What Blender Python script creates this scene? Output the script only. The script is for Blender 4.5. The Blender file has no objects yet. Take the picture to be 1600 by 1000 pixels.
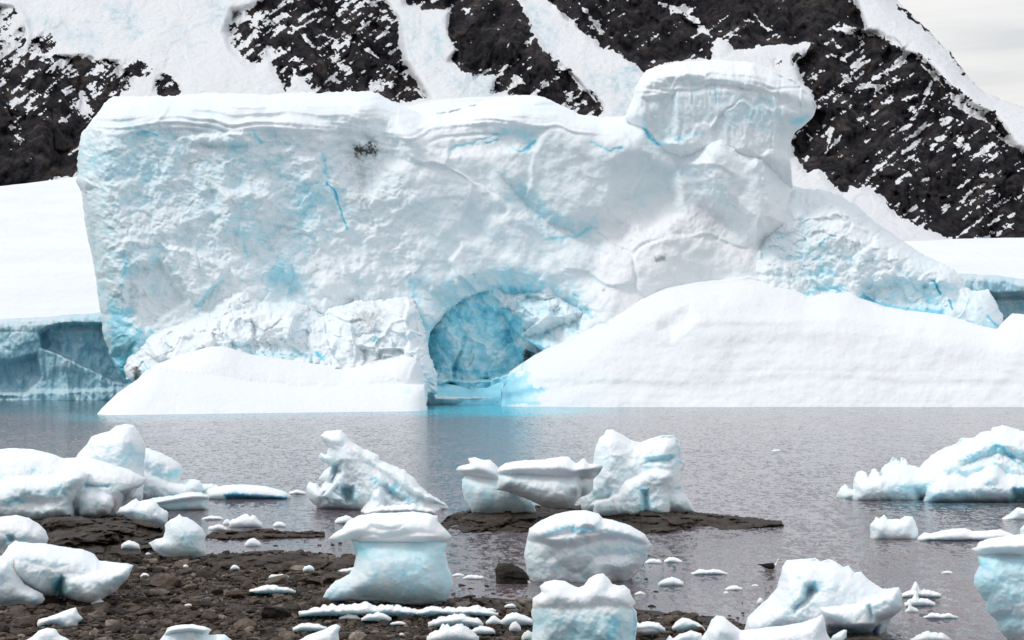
import bpy, math, random
import numpy as np
R = math.radians
SC = bpy.context.scene
# ------------------------------------------------------------------ camera, sky, sun, exposure
F = 2986.0          # focal length in photo pixels (1600 wide)
HY = 540.0          # row of the horizon
CAMH = 6.5          # camera height above the water
cam = bpy.data.cameras.new('camera'); cam.sensor_width = 36.0; cam.lens = 36.0 * F / 1600.0
cam.shift_y = (HY - 500.0) / 1600.0; cam.clip_start = 0.5; cam.clip_end = 12000
camo = bpy.data.objects.new('camera', cam); SC.collection.objects.link(camo)
camo.location = (0, 0, CAMH); camo.rotation_euler = (R(90), 0, 0); SC.camera = camo

SUN_EL, SUN_AZ = R(50), R(-112)      # azimuth measured from +Y (view direction) towards +X
w = bpy.data.worlds.new('World'); SC.world = w; w.use_nodes = True
nt = w.node_tree; nt.nodes.clear(); N = nt.nodes.new; L = nt.links.new
sky = N('ShaderNodeTexSky'); sky.sky_type = 'NISHITA'; sky.sun_disc = False
sky.sun_elevation = SUN_EL; sky.sun_rotation = SUN_AZ
tc = N('ShaderNodeTexCoord'); mp = N('ShaderNodeMapping'); mp.inputs['Scale'].default_value = (1.6, 1.6, 14)
mp.inputs['Location'].default_value = (0.3, 0.1, 0.35)
L(tc.outputs['Generated'], mp.inputs['Vector'])
n1 = N('ShaderNodeTexNoise'); n1.inputs['Scale'].default_value = 2.6; n1.inputs['Detail'].default_value = 5
L(mp.outputs['Vector'], n1.inputs['Vector'])
cr = N('ShaderNodeValToRGB'); cr.color_ramp.elements[0].position = .40; cr.color_ramp.elements[1].position = .60
cr.color_ramp.elements[0].color = (6.9, 6.9, 7.0, 1); cr.color_ramp.elements[1].color = (9.2, 9.0, 8.6, 1)
L(n1.outputs['Fac'], cr.inputs['Fac'])
mx = N('ShaderNodeMix'); mx.data_type = 'RGBA'; mx.inputs['Factor'].default_value = .90
L(sky.outputs['Color'], mx.inputs['A']); L(cr.outputs['Color'], mx.inputs['B'])
bg = N('ShaderNodeBackground'); bg.inputs['Strength'].default_value = 0.1
sx = N('ShaderNodeSeparateXYZ'); L(tc.outputs['Generated'], sx.inputs[0])
mr = N('ShaderNodeMapRange'); mr.inputs['From Min'].default_value = .12; mr.inputs['From Max'].default_value = .5; L(sx.outputs['Z'], mr.inputs['Value'])
hi = N('ShaderNodeMix'); hi.data_type = 'RGBA'; L(mr.outputs[0], hi.inputs['Factor']); L(mx.outputs['Result'], hi.inputs['A']); hi.inputs['B'].default_value = (7.6, 8.1, 8.8, 1)
L(hi.outputs['Result'], bg.inputs['Color']); wo = N('ShaderNodeOutputWorld'); L(bg.outputs[0], wo.inputs['Surface'])

sl = bpy.data.lights.new('sun', 'SUN'); sl.energy = 1.35; sl.angle = R(14); sl.color = (1, .975, .94)
so = bpy.data.objects.new('sun', sl); SC.collection.objects.link(so)
so.rotation_euler = (R(90) - SUN_EL, 0, math.pi - SUN_AZ)   # lamp shines from the sun's azimuth
SC.view_settings.view_transform = 'Standard'; SC.view_settings.look = 'None'
SC.view_settings.exposure = 0.12; SC.view_settings.gamma = 1
SC.cycles.use_denoising = True; SC.cycles.max_bounces = 6; SC.cycles.diffuse_bounces = 3
SC.cycles.glossy_bounces = 2; SC.cycles.sample_clamp_indirect = 8

# ------------------------------------------------------------------ numeric helpers
f32 = np.float32
def hsh(ix, iy, iz, s):
    h = (ix.astype(np.int64) * 374761393 + iy.astype(np.int64) * 668265263 + iz.astype(np.int64) * 2147483647 + s * 1274126177) & 0xffffffff
    h = ((h ^ (h >> 13)) * 1274126177) & 0xffffffff
    h = ((h ^ (h >> 15)) * 2246822519) & 0xffffffff
    return ((h ^ (h >> 16)) & 0xffffff) / float(0xffffff)
def vnoise(x, y, z=None, s=0):
    if z is None:
        xi = np.floor(x); yi = np.floor(y); fx = x - xi; fy = y - yi
        fx = fx*fx*fx*(fx*(fx*6-15)+10); fy = fy*fy*fy*(fy*(fy*6-15)+10); zz = np.zeros_like(xi)
        a = hsh(xi, yi, zz, s); b = hsh(xi+1, yi, zz, s); c = hsh(xi, yi+1, zz, s); d = hsh(xi+1, yi+1, zz, s)
        return 2 * ((a + (b-a)*fx) * (1-fy) + (c + (d-c)*fx) * fy) - 1
    zi = np.floor(z); fz = z - zi; fz = fz*fz*(3-2*fz)
    xi = np.floor(x); yi = np.floor(y); fx = x - xi; fy = y - yi; fx = fx*fx*(3-2*fx); fy = fy*fy*(3-2*fy)
    r = 0
    for k, wz in ((0, 1-fz), (1, fz)):
        a = hsh(xi, yi, zi+k, s); b = hsh(xi+1, yi, zi+k, s); c = hsh(xi, yi+1, zi+k, s); d = hsh(xi+1, yi+1, zi+k, s)
        r = r + wz * ((a + (b-a)*fx) * (1-fy) + (c + (d-c)*fx) * fy)
    return 2*r - 1
def fbm(x, y, o=4, s=0, g=.5, z=None):
    r = 0; a = 1; t = 0
    for k in range(o):
        r = r + a * vnoise(x, y, z, s + k*17); t += a; a *= g
        x, y = x*1.62 + y*1.18 + 3.7, y*1.62 - x*1.18 + 9.1
        if z is not None: z = z*2.02 + 5.3
    return r / t
def ridged(x, y, o=4, s=0, g=.55):
    r = 0; a = 1; t = 0
    for k in range(o):
        r = r + a * (1 - 2*np.abs(vnoise(x, y, None, s + k*31))); t += a; a *= g
        x, y = x*1.62 + y*1.18 + 1.7, y*1.62 - x*1.18 + 4.1
    return r / t
def facet(x, y, s=0):
    """broken ice: every worley cell is its own tilted plane; returns (plane offset -1..1, F2-F1 edge distance)"""
    xi = np.floor(x); yi = np.floor(y); z = np.zeros_like(xi)
    f1 = np.full(x.shape, 9.0); f2 = np.full(x.shape, 9.0); val = np.zeros(x.shape)
    for dx in (-1, 0, 1):
        for dy in (-1, 0, 1):
            cx = xi + dx; cy = yi + dy
            px = cx + hsh(cx, cy, z, s); py = cy + hsh(cx, cy, z, s+1)
            ex = x - px; ey = y - py; d = np.sqrt(ex*ex + ey*ey)
            gx = hsh(cx, cy, z, s+2)*2-1; gy = hsh(cx, cy, z, s+3)*2-1; b = hsh(cx, cy, z, s+4)*2-1
            v = .6*b + gx*ex + gy*ey
            n = d < f1
            f2 = np.where(n, f1, np.minimum(f2, d)); val = np.where(n, v, val); f1 = np.where(n, d, f1)
    return val, f2 - f1
def dist_line(px, py, P, closed=False):
    P = np.asarray(P, float); n = len(P); best = np.full(px.shape, 1e12)
    for i in range(n if closed else n-1):
        ax, ay = P[i]; bx, by = P[(i+1) % n]; dx, dy = bx-ax, by-ay; q = dx*dx + dy*dy + 1e-9
        t = np.clip(((px-ax)*dx + (py-ay)*dy) / q, 0, 1)
        best = np.minimum(best, (px-ax-t*dx)**2 + (py-ay-t*dy)**2)
    return np.sqrt(best)
def sdf(px, py, P):
    P = np.asarray(P, float); d = dist_line(px, py, P, True); ins = np.zeros(px.shape, bool); n = len(P)
    for i in range(n):
        ax, ay = P[i]; bx, by = P[(i+1) % n]
        if ay == by: continue
        c = ((ay > py) != (by > py)) & (px < (bx-ax) * (py-ay) / (by-ay) + ax)
        ins ^= c
    return np.where(ins, -d, d)
def sst(a, b, x):
    t = np.clip((x-a) / (b-a), 0, 1); return t*t*(3-2*t)
def smin(a, b, k):
    h = np.clip(.5 + .5*(b-a)/k, 0, 1); return b + (a-b)*h - k*h*(1-h)
def wpos(px, py, d):
    return np.stack([(px-800.0)/F*d, d, CAMH - (py-HY)/F*d], -1)
def dwater(py): return CAMH * F / (py - HY)     # distance of the water seen at a photo row
# ------------------------------------------------------------------ materials
def mat(name):
    m = bpy.data.materials.new(name); m.use_nodes = True; t = m.node_tree; t.nodes.clear()
    o = t.nodes.new('ShaderNodeOutputMaterial'); b = t.nodes.new('ShaderNodeBsdfPrincipled'); t.links.new(b.outputs[0], o.inputs[0])
    return m, t, b
def noise_node(t, scale, detail=4, rough=.55, vec=None, stretch=None, obj=False):
    c = t.nodes.new('ShaderNodeTexCoord') if obj else t.nodes.new('ShaderNodeNewGeometry')
    v = c.outputs['Object'] if obj else c.outputs['Position']
    if stretch:
        mpn = t.nodes.new('ShaderNodeMapping'); mpn.inputs['Scale'].default_value = stretch; t.links.new(v, mpn.inputs['Vector']); v = mpn.outputs['Vector']
    n = t.nodes.new('ShaderNodeTexNoise'); n.inputs['Scale'].default_value = scale; n.inputs['Detail'].default_value = detail; n.inputs['Roughness'].default_value = rough
    t.links.new(v, n.inputs['Vector']); return n.outputs['Fac']
def ramp(t, fac, stops):
    r = t.nodes.new('ShaderNodeValToRGB'); e = r.color_ramp.elements
    while len(e) < len(stops): e.new(.5)
    for q, (p, c) in zip(e, stops): q.position = p; q.color = (*c, 1) if len(c) == 3 else c
    t.links.new(fac, r.inputs['Fac']); return r.outputs['Color']
def mixc(t, fac, a, b, mode='MIX'):
    m = t.nodes.new('ShaderNodeMix'); m.data_type = 'RGBA'; m.blend_type = mode
    for k, v in (('Factor', fac), ('A', a), ('B', b)):
        if isinstance(v, (int, float)): m.inputs[k].default_value = v
        elif isinstance(v, tuple): m.inputs[k].default_value = (*v, 1)
        else: t.links.new(v, m.inputs[k])
    return m.outputs['Result']
def attr(t, name):
    a = t.nodes.new('ShaderNodeAttribute'); a.attribute_name = name; return a.outputs['Fac']
def math_(t, op, a, b=0.0, clamp=False):
    m = t.nodes.new('ShaderNodeMath'); m.operation = op; m.use_clamp = clamp
    for k, v in ((0, a), (1, b)):
        if isinstance(v, (int, float)): m.inputs[k].default_value = v
        else: t.links.new(v, m.inputs[k])
    return m.outputs[0]
def bump(t, b, h, dist, strength=1.0):
    n = t.nodes.new('ShaderNodeBump'); n.inputs['Distance'].default_value = dist; n.inputs['Strength'].default_value = strength
    t.links.new(h, n.inputs['Height']); t.links.new(n.outputs[0], b.inputs['Normal']); return n
def ice_mat(name, fine, sss, scale, mott=.35, grey=0.0, bst=.5):
    """snow and clear ice: 'blue' (dense blue ice), 'snow' (bright dry snow) and 'dirt' are vertex layers"""
    m, t, b = mat(name)
    n = noise_node(t, fine, 6, .62); blu = attr(t, 'blue'); sn = attr(t, 'snow'); di = attr(t, 'dirt_shade')
    blue = math_(t, 'ADD', blu, math_(t, 'MULTIPLY', math_(t, 'SUBTRACT', n, .5), mott), True)
    base = ramp(t, blue, [(0, (.855, .905, .935)), (.2, (.74, .87, .915)), (.45, (.35, .79, .92)), (.75, (.18, .60, .76)), (1, (.05, .36, .54))])
    if grey: base = mixc(t, grey, base, (.34, .42, .48))
    base = mixc(t, sn, base, (.86, .87, .885))
    base = mixc(t, di, base, (.05, .045, .04))
    t.links.new(base, b.inputs['Base Color'])
    rg = math_(t, 'ADD', math_(t, 'MULTIPLY', sn, .35), .42); t.links.new(rg, b.inputs['Roughness'])
    b.inputs['IOR'].default_value = 1.31; b.inputs['Specular IOR Level'].default_value = .35
    if sss:
        b.inputs['Subsurface Weight'].default_value = sss; b.inputs['Subsurface Radius'].default_value = (.35, .8, 1.0)
        b.inputs['Subsurface Scale'].default_value = scale
    n2 = noise_node(t, fine*2.3, 5, .6); bump(t, b, n2, .16/fine, bst)
    return m
BERG = ice_mat('berg_ice', .8, 0, 1, .42)
GLAC = ice_mat('glacier_ice', .6, 0, 1, .5, .55)
GROW = ice_mat('shore_ice', 2.4, .7, .22, .14, bst=.25)
SNOW, t, b = mat('packed_snow')
n = noise_node(t, .05, 5, .5); t.links.new(ramp(t, n, [(.3, (.76, .775, .80)), (.7, (.83, .835, .84))]), b.inputs['Base Color']); b.inputs['Roughness'].default_value = .8
bump(t, b, noise_node(t, .12, 6, .62, stretch=(1, .4, 1)), 1.2, .8)
# mountain: rock with snow lying on it
MOUNT, t, b = mat('mountain_rock_and_snow')
nr = noise_node(t, .11, 9, .72, stretch=(1, 1, .38)); nf = noise_node(t, .35, 6, .65)
rock = ramp(t, nr, [(.36, (.004, .004, .006)), (.45, (.014, .013, .016)), (.54, (.034, .029, .031)), (.60, (.060, .049, .046)), (.70, (.11, .09, .082))])
rk = attr(t, 'rock'); rn = math_(t, 'ADD', rk, math_(t, 'MULTIPLY', math_(t, 'SUBTRACT', nf, .5), .55))
fac = ramp(t, rn, [(.46, (0, 0, 0)), (.54, (1, 1, 1))])
sblue = attr(t, 'blue'); snowc = mixc(t, sblue, (.92, .925, .935), (.50, .70, .78))
t.links.new(mixc(t, fac, snowc, rock), b.inputs['Base Color']); b.inputs['Roughness'].default_value = .85
b.inputs['Specular IOR Level'].default_value = .08
bump(t, b, math_(t, 'MULTIPLY', noise_node(t, .25, 8, .7, stretch=(1, 1, .6)), 1.0), 3.0, .9)
# shore rock and pebbles
def rock_mat(name, sc, cols, rough=.75, bd=.04, rnd=True):
    m, t, b = mat(name)
    n = noise_node(t, sc, 7, .65); n3 = noise_node(t, sc*6, 4, .6)
    oi = t.nodes.new('ShaderNodeObjectInfo'); tone = math_(t, 'ADD', attr(t, 'tone'), oi.outputs['Random'] if rnd else 0.0)
    tone = math_(t, 'FRACT', tone)
    c = ramp(t, math_(t, 'ADD', math_(t, 'MULTIPLY', n, .6), math_(t, 'MULTIPLY', n3, .4)), [(.3, cols[0]), (.5, cols[1]), (.7, cols[2])])
    tint = ramp(t, tone, [(0, (.25, .24, .24)), (.35, (.75, .66, .58)), (.7, (1.08, .92, .80)), (.92, (1.7, 1.62, 1.5)), (1, (2.9, 2.8, 2.65))])
    t.links.new(mixc(t, 1.0, c, tint, 'MULTIPLY'), b.inputs['Base Color'])
    b.inputs['Roughness'].default_value = rough; b.inputs['Specular IOR Level'].default_value = .18
    bump(t, b, math_(t, 'ADD', n, math_(t, 'MULTIPLY', n3, .4)), bd, .9)
    return m
PEB = rock_mat('pebble_stone', 2.2, [(.022, .018, .016), (.070, .058, .049), (.18, .152, .13)], .6)
LEDGE = rock_mat('shore_bedrock', 1.6, [(.007, .006, .005), (.036, .028, .021), (.15, .122, .092)], .6, .16, False)
BEACH, t, b = mat('beach_gravel')
n = noise_node(t, 3.0, 8, .7); t.links.new(ramp(t, n, [(.3, (.018, .015, .014)), (.55, (.06, .05, .043)), (.75, (.11, .092, .08))]), b.inputs['Base Color'])
b.inputs['Roughness'].default_value = .7; b.inputs['Specular IOR Level'].default_value = .15; bump(t, b, n, .1, 1)
# water
WATER, t, b = mat('sea_water')
tq = attr(t, 'turquoise'); dk = attr(t, 'deep')
base = mixc(t, tq, (.150, .118, .130), (.04, .40, .52)); base = mixc(t, dk, base, (.03, .085, .105))
t.links.new(base, b.inputs['Base Color']); b.inputs['Roughness'].default_value = .12; b.inputs['IOR'].default_value = 1.33
calm = attr(t, 'calm')
def wave_vec(scale, stretch, detail, k):
    g = t.nodes.new('ShaderNodeNewGeometry'); mpn = t.nodes.new('ShaderNodeMapping'); mpn.inputs['Scale'].default_value = stretch; t.links.new(g.outputs['Position'], mpn.inputs['Vector'])
    n = t.nodes.new('ShaderNodeTexNoise'); n.inputs['Scale'].default_value = scale; n.inputs['Detail'].default_value = detail; n.inputs['Roughness'].default_value = .6; t.links.new(mpn.outputs[0], n.inputs['Vector'])
    s = t.nodes.new('ShaderNodeVectorMath'); s.operation = 'SUBTRACT'; t.links.new(n.outputs['Color'], s.inputs[0]); s.inputs[1].default_value = (.5, .5, .5)
    m2 = t.nodes.new('ShaderNodeVectorMath'); m2.operation = 'MULTIPLY'; t.links.new(s.outputs[0], m2.inputs[0]); m2.inputs[1].default_value = (k*.6, k, 0); return m2.outputs[0]
va0 = t.nodes.new('ShaderNodeVectorMath'); t.links.new(wave_vec(15, (1, .40, 1), 3, .66), va0.inputs[0]); t.links.new(wave_vec(4.2, (1, .40, 1), 4, .74), va0.inputs[1]); va = t.nodes.new('ShaderNodeVectorMath'); t.links.new(va0.outputs[0], va.inputs[0]); t.links.new(wave_vec(.8, (1, .45, 1), 3, .20), va.inputs[1])
sc_ = t.nodes.new('ShaderNodeVectorMath'); sc_.operation = 'SCALE'; t.links.new(va.outputs[0], sc_.inputs[0]); t.links.new(math_(t, 'SUBTRACT', 1.0, math_(t, 'MULTIPLY', calm, .8)), sc_.inputs['Scale'])
vb = t.nodes.new('ShaderNodeVectorMath'); t.links.new(sc_.outputs[0], vb.inputs[0]); vb.inputs[1].default_value = (0, 0, 1)
vn = t.nodes.new('ShaderNodeVectorMath'); vn.operation = 'NORMALIZE'; t.links.new(vb.outputs[0], vn.inputs[0]); t.links.new(vn.outputs[0], b.inputs['Normal'])

# ------------------------------------------------------------------ object helpers
def tag(o, label=None, cat=None, group=None, kind=None):
    if label: o['label'] = label
    if cat: o['category'] = cat; o['kind'] = 'thing'
    if group: o['group'] = group
    if kind: o['kind'] = kind
    return o
def link_mesh(name, V, Fc, m, parent=None, origin=None, layers=None, smooth=True):
    """V (n,3) world coordinates, Fc (m,4) or (m,3) faces; one mesh object"""
    V = np.asarray(V, f32); k = Fc.shape[1]; og = np.zeros(3) if origin is None else np.asarray(origin, float)
    me = bpy.data.meshes.new(name); me.vertices.add(len(V)); me.vertices.foreach_set('co', (V - og).astype(f32).ravel())
    me.loops.add(Fc.size); me.loops.foreach_set('vertex_index', Fc.astype(np.int32).ravel())
    me.polygons.add(len(Fc)); me.polygons.foreach_set('loop_start', np.arange(0, Fc.size, k, dtype=np.int32))
    me.polygons.foreach_set('use_smooth', np.full(len(Fc), smooth))
    me.update(calc_edges=True); me.validate()
    for key, val in (layers or {}).items():
        a = me.attributes.new(key, 'FLOAT', 'POINT'); a.data.foreach_set('value', np.clip(val, 0, 1).astype(f32))
    me.materials.append(m)
    o = bpy.data.objects.new(name, me); SC.collection.objects.link(o)
    if parent is not None: o.parent = parent; o.location = tuple(og - np.array(parent.location))
    else: o.location = tuple(og)
    return o
def empty(name, loc):
    o = bpy.data.objects.new(name, None); SC.collection.objects.link(o); o.location = tuple(float(c) for c in loc); o.empty_display_size = .3; return o

def C(P, d, T=1.0, B=None, R=20, dt=0.0, dx=0.0, k=0.0, noise=None):
    """one lobe of a block: outline P (photo px) at distance d, bulging T metres towards and B away from the viewer,
    rounded over R px; dt / dx lean it (metres further away per px up / per px right)"""
    return dict(P=P, d=d, T=T, B=T if B is None else B, R=R, dt=dt, dx=dx, k=k)
def boxblur(a, n):
    if n < 1: return a
    for _ in range(2):
        for ax in (0, 1):
            q = np.cumsum(np.pad(a, [(n+1, n) if k == ax else (0, 0) for k in (0, 1)], mode='edge'), axis=ax)
            L_ = a.shape[ax]; a = (np.take(q, np.arange(2*n+1, 2*n+1+L_), axis=ax) - np.take(q, np.arange(0, L_), axis=ax)) / (2*n+1)
    return a
def relief(name, comps, m, step=1.5, edge=2.0, esc=14.0, nz=(), mods=(), paint=(), blue0=0.0, snow0=0.3, snow_up=.6, blue_n=.15, dirt_shade=(), holes=(),
           seed=1, parent=None, origin=None, back=True, maxd=None, extra=None, rocky=None, pe=1.6, split=None, snow_lift=()):
    allp = np.concatenate([np.asarray(c['P'], float) for c in comps])
    x0, y0 = allp.min(0) - 6 - edge; x1, y1 = allp.max(0) + 6 + edge
    gx = np.arange(x0, x1, step); gy = np.arange(y0, y1, step); PX, PY = np.meshgrid(gx, gy)
    dm = comps[0]['d']; s_m = dm / F                       # metres per px here
    en = fbm(PX/esc, PY/esc, 5, seed, .6) * edge
    en = en + fbm(PX/esc*3.3+11, PY/esc*3.3, 3, seed+9, .6)*edge*.4
    en2 = fbm(PX/esc+31, PY/esc+17, 4, seed+7, .6) * edge
    tot = None; fr = None; bk = None; fc_ = np.full(PX.shape, 1e5); fs_ = np.full(PX.shape, 1e5)
    for i, c in enumerate(comps):
        P = np.asarray(c['P'], float); s = sdf(PX + en2, PY + en, P); cx, cy = P.mean(0); by = P[:, 1].max()
        mid = c['d'] + c['dt'] * (by - PY) + c['dx'] * (PX - cx)
        u = np.clip(-s / c['R'], 0, 1); prof = np.sqrt(np.clip(1 - (1-u)**2, 0, 1)) ** (pe/1.6*1.0)
        prof = np.minimum(prof, boxblur(prof, int(c['R']*.20/step)))
        f = np.where(s < 0, mid - c['T']*prof, 1e6); g = np.where(s < 0, mid + c['B']*prof, -1e6)
        if split and i in split[2]: fc_ = np.minimum(fc_, f)
        else: fs_ = np.minimum(fs_, f)
        if tot is None: tot, fr, bk, mids = s, f, g, np.where(s < step*1.6, mid, np.nan)
        else:
            near = s < 0
            fr = np.where(near, np.where(fr > 1e5, f, smin(fr, f, c['k']) if c['k'] > 0 else np.minimum(fr, f)), fr); bk = np.maximum(bk, g)
            mids = np.where(np.isnan(mids) & (s < step*1.6), mid, mids); tot = np.minimum(tot, s)
    for h in holes: tot = np.maximum(tot, -sdf(PX + en2, PY + en, h))
    gyy, gxx = np.gradient(tot, step); q = np.sqrt(gxx**2 + gyy**2) + 1e-6; gxx /= q; gyy /= q
    rim = (tot >= 0) & (tot < step*1.5)
    QX = np.where(rim, PX - gxx*np.minimum(tot, step*1.5), PX); QY = np.where(rim, PY - gyy*np.minimum(tot, step*1.5), PY)
    mid_all = np.where(np.isnan(mids), dm, mids)
    # rim depth: average of neighbouring inside values kept at the mid plane
    fr = np.where(tot >= 0, mid_all, fr); bk = np.where(tot >= 0, mid_all, bk)
    ok = tot < step*1.5
    X = (PX-800)*s_m; Z = -(PY-HY)*s_m
    off = np.zeros_like(PX); vis = {}
    fade = sst(0, 1, np.clip(-tot/(4*step), 0, 1))
    for md in mods:      # local ledges (negative) and recesses (positive)
        P, delta, rr = md[:3]
        s = sdf(PX + en2*1.5, PY + en*1.5, P); off += delta * sst(0, 1, -s/rr)
    bl = np.full(PX.shape, float(blue0))
    for nn in nz:
        kind, sc, amp, sd = nn[:4]; ax, az = nn[4] if len(nn) > 4 else (1, 1); wgt = 1.0
        if len(nn) > 5 and nn[5] is not None: wgt = sst(0, 1, -(sdf_any(PX, PY, nn[5][0]) if isinstance(nn[5][0][0], list) else sdf(PX, PY, nn[5][0])) / nn[5][1] + .5)
        xx, zz = X/sc*ax + sd*7.3, Z/sc*az + sd*3.1
        if kind == 'fbm': v = fbm(xx, zz, 5, sd)
        elif kind == 'fine': v = fbm(xx, zz, 3, sd, .6)
        elif kind == 'ridge': v = ridged(xx, zz, 4, sd)
        elif kind == 'facet':
            wx = fbm(xx*.8, zz*.8, 3, sd+5)*.5; wz = fbm(xx*.8+9, zz*.8, 3, sd+6)*.5
            v, e = facet(xx + wx*1.3, zz + wz*1.3, sd); v = v * sst(0, .16, e) + .35*fbm(xx*2.2, zz*2.2, 4, sd+8)
        elif kind == 'dimple':      # melt scallops
            wx = fbm(xx*.7, zz*.7, 3, sd+5)*.45; v, e = facet(xx + wx, zz - wx, sd); v = .9 - 2.0*np.sqrt(np.clip(e, 0, 1)); v = -v
        elif kind == 'strata':
            wv = fbm(xx*.25, zz*.25, 3, sd)*1.6; ph = zz*2.2 + wv + xx*.05; v = vnoise(xx*.06, ph, None, sd) + .5*vnoise(xx*.15, ph*2.7, None, sd+3)
        off += amp * wgt * v * (fade if back else 1); bl += blue_n * (wgt * np.clip(v, -1, 1)) * (amp > 0) * .5
    bn = fbm(X/ (60*s_m), Z/(60*s_m), 5, seed+50, .6); bl += blue_n * bn
    jx = fbm(PX/9, PY/9, 4, seed+60, .6); jy = fbm(PX/9+40, PY/9, 4, seed+61, .6)
    for pt in paint:     # (shape, radius px, strength, 'line' or 'area')
        P, rr, st, kd = pt
        jit = rr * 1.5 if kd == 'area' else min(rr*1.2, 5)
        if kd == 'line': dd = dist_line(PX + jx*jit, PY + jy*jit, P); bl += st * np.exp(-(dd/rr)**2); off += (.35*abs(st)*s_m*6) * np.exp(-(dd/max(rr*.7, 1.2))**2) * (1 if rr < 6 else 0)
        else: dd = sdf(PX + jx*jit, PY + jy*jit, P); bl += st * sst(-rr, rr, -dd) * (1 + .35*bn)
    dr = np.zeros_like(PX)
    for P, rr, st in dirt_shade:
        dd = sdf(PX + jx*rr*1.5, PY + jy*rr*1.5, P); sp = fbm(PX/3.1, PY/3.1, 3, seed+77, .7) + .8*fbm(PX/9, PY/7, 3, seed+78, .6)
        dr = np.maximum(dr, st * sst(-rr*1.4, rr*1.4, -dd - rr*.2 + sp*rr*2.2))
    D = fr + off; 
    DB = np.maximum(bk + (fbm(X/(2.5*comps[0]['B']+.01)+50, Z/(2.5*comps[0]['B']+.01), 4, seed+90)*.2*comps[0]['B'])*fade, D + .02*fade)
    if maxd: D = np.minimum(D, maxd)
    # a little sideways jitter so ledges are not seen end on
    W = wpos(QX, QY, D)
    # snow layer: dry snow lies where the surface faces up
    du = np.gradient(W, axis=1); dv = np.gradient(W, axis=0); nn_ = np.cross(du, dv); nn_ /= np.linalg.norm(nn_, axis=-1, keepdims=True) + 1e-9
    up = nn_[..., 2]; up = np.where(nn_[..., 1] > 0, -up, up)
    sn = snow0 + snow_up * sst(.10, .55, up + .12*fbm(PX/7, PY/7, 3, seed+33))
    for P, rr, st_ in snow_lift: sn = sn + st_*sst(-rr, rr, -sdf(PX + jx*rr, PY + jy*rr, P))
    sn = np.clip(sn, 0, 1) * (1 - sst(.35, .6, bl - blue0) * .8)
    capw = sst(-.10, .14, fs_ - fc_) if split else 0.0
    if split: sn = np.clip(sn*(1 - .5*(1-capw)) + .5*capw, 0, 1); bl = bl + split[3]*(1-capw) - .3*capw
    lay = {'blue': bl, 'snow': sn, 'dirt_shade': dr}
    if extra: lay.update(extra(PX, PY, X, Z, W, nn_, up, off))
    H_, W_ = PX.shape; idx = np.full(PX.shape, -1); cell = ok[:-1, :-1] & ok[1:, :-1] & ok[:-1, 1:] & ok[1:, 1:]
    # drop cells with every corner outside
    ins = tot < 0; cell &= ins[:-1, :-1] | ins[1:, :-1] | ins[:-1, 1:] | ins[1:, 1:]
    used = np.zeros(PX.shape, bool); 
    for a in (slice(0, -1), slice(1, None)):
        for c_ in (slice(0, -1), slice(1, None)): used[a, c_] |= cell
    idx[used] = np.arange(used.sum()); V = W[used]; ly = {k: v[used] for k, v in lay.items()}
    q = np.stack([idx[:-1, :-1][cell], idx[1:, :-1][cell], idx[1:, 1:][cell], idx[:-1, 1:][cell]], -1)
    if back:
        inner = used & ins; bi = idx.copy(); nb = inner.sum(); bi[inner] = len(V) + np.arange(nb)
        Vb = wpos(QX, QY, DB)[inner]; V = np.concatenate([V, Vb]); ly = {k: np.concatenate([v, lay[k][inner]]) for k, v in ly.items()}
        qb = np.stack([bi[:-1, :-1][cell], bi[:-1, 1:][cell], bi[1:, 1:][cell], bi[1:, :-1][cell]], -1)
        dup_ = (qb == q[:, [0, 3, 2, 1]]).all(1); q = np.concatenate([q[~dup_], qb[~dup_]])
    if split:
        cw = capw[used]; cw = np.concatenate([cw, capw[inner]]); isc = cw[q].mean(1) > .5; res = []
        for nm_, sel in ((split[0], ~isc), (split[1], isc)):
            qq = q[sel]; u_, inv = np.unique(qq, return_inverse=True); lo, hi = V[u_].min(0), V[u_].max(0)
            res.append(link_mesh(nm_, V[u_], inv.reshape(-1, 4), m, parent, ((lo[0]+hi[0])/2, (lo[1]+hi[1])/2, max(lo[2], 0)), {k: v[u_] for k, v in ly.items()}))
        return res
    if origin is None:
        lo, hi = V.min(0), V.max(0); origin = ((lo[0]+hi[0])/2, (lo[1]+hi[1])/2, max(lo[2], 0.0))
    return link_mesh(name, V, q, m, parent, origin, ly)
#@@SCENE
# ------------------------------------------------------------------ mountain range
TOPY = -70
def sdf_any(PX, PY, polys):
    r = None
    for P in polys:
        s = sdf(PX, PY, P); r = s if r is None else np.minimum(r, s)
    return r
M_A = [(-430,20),(-430,330),(-90,295),(0,292),(60,286),(120,277),(130,210),(160,180),(180,152),(206,140),(205,120),(180,97),(140,88),(110,88),(85,85),(60,90),(36,76),(42,55),(38,30),(20,10),(0,8),(-100,-10)]
M_A2 = [(43,80),(55,62),(70,48),(84,58),(91,70),(88,81),(60,84)]
M_A3 = [(166,98),(190,94),(215,92),(232,103),(238,116),(215,120),(200,124),(185,118)]
M_A4 = [(237,142),(243,122),(252,114),(268,122),(285,138),(293,148),(262,151),(245,150)]
M_B = [(355,50),(365,20),(395,12),(405,5),(420,-5),(430,-70),(600,-70),(598,0),(618,32),(625,70),(630,95),(650,125),(672,155),(640,158),(615,165),(600,150),(585,145),(500,145),(488,138),(470,118),(462,108),(447,140),(434,112),(420,95),(400,103),(385,95),(365,75)]
M_C = [(630,-70),(636,5),(665,16),(702,18),(700,45),(714,78),(703,95),(722,108),(742,123),(768,118),(776,122),(770,145),(800,148),(850,160),(890,182),(945,184),(938,162),(900,122),(870,92),(842,66),(825,35),(812,0),(812,-70)]
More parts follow.
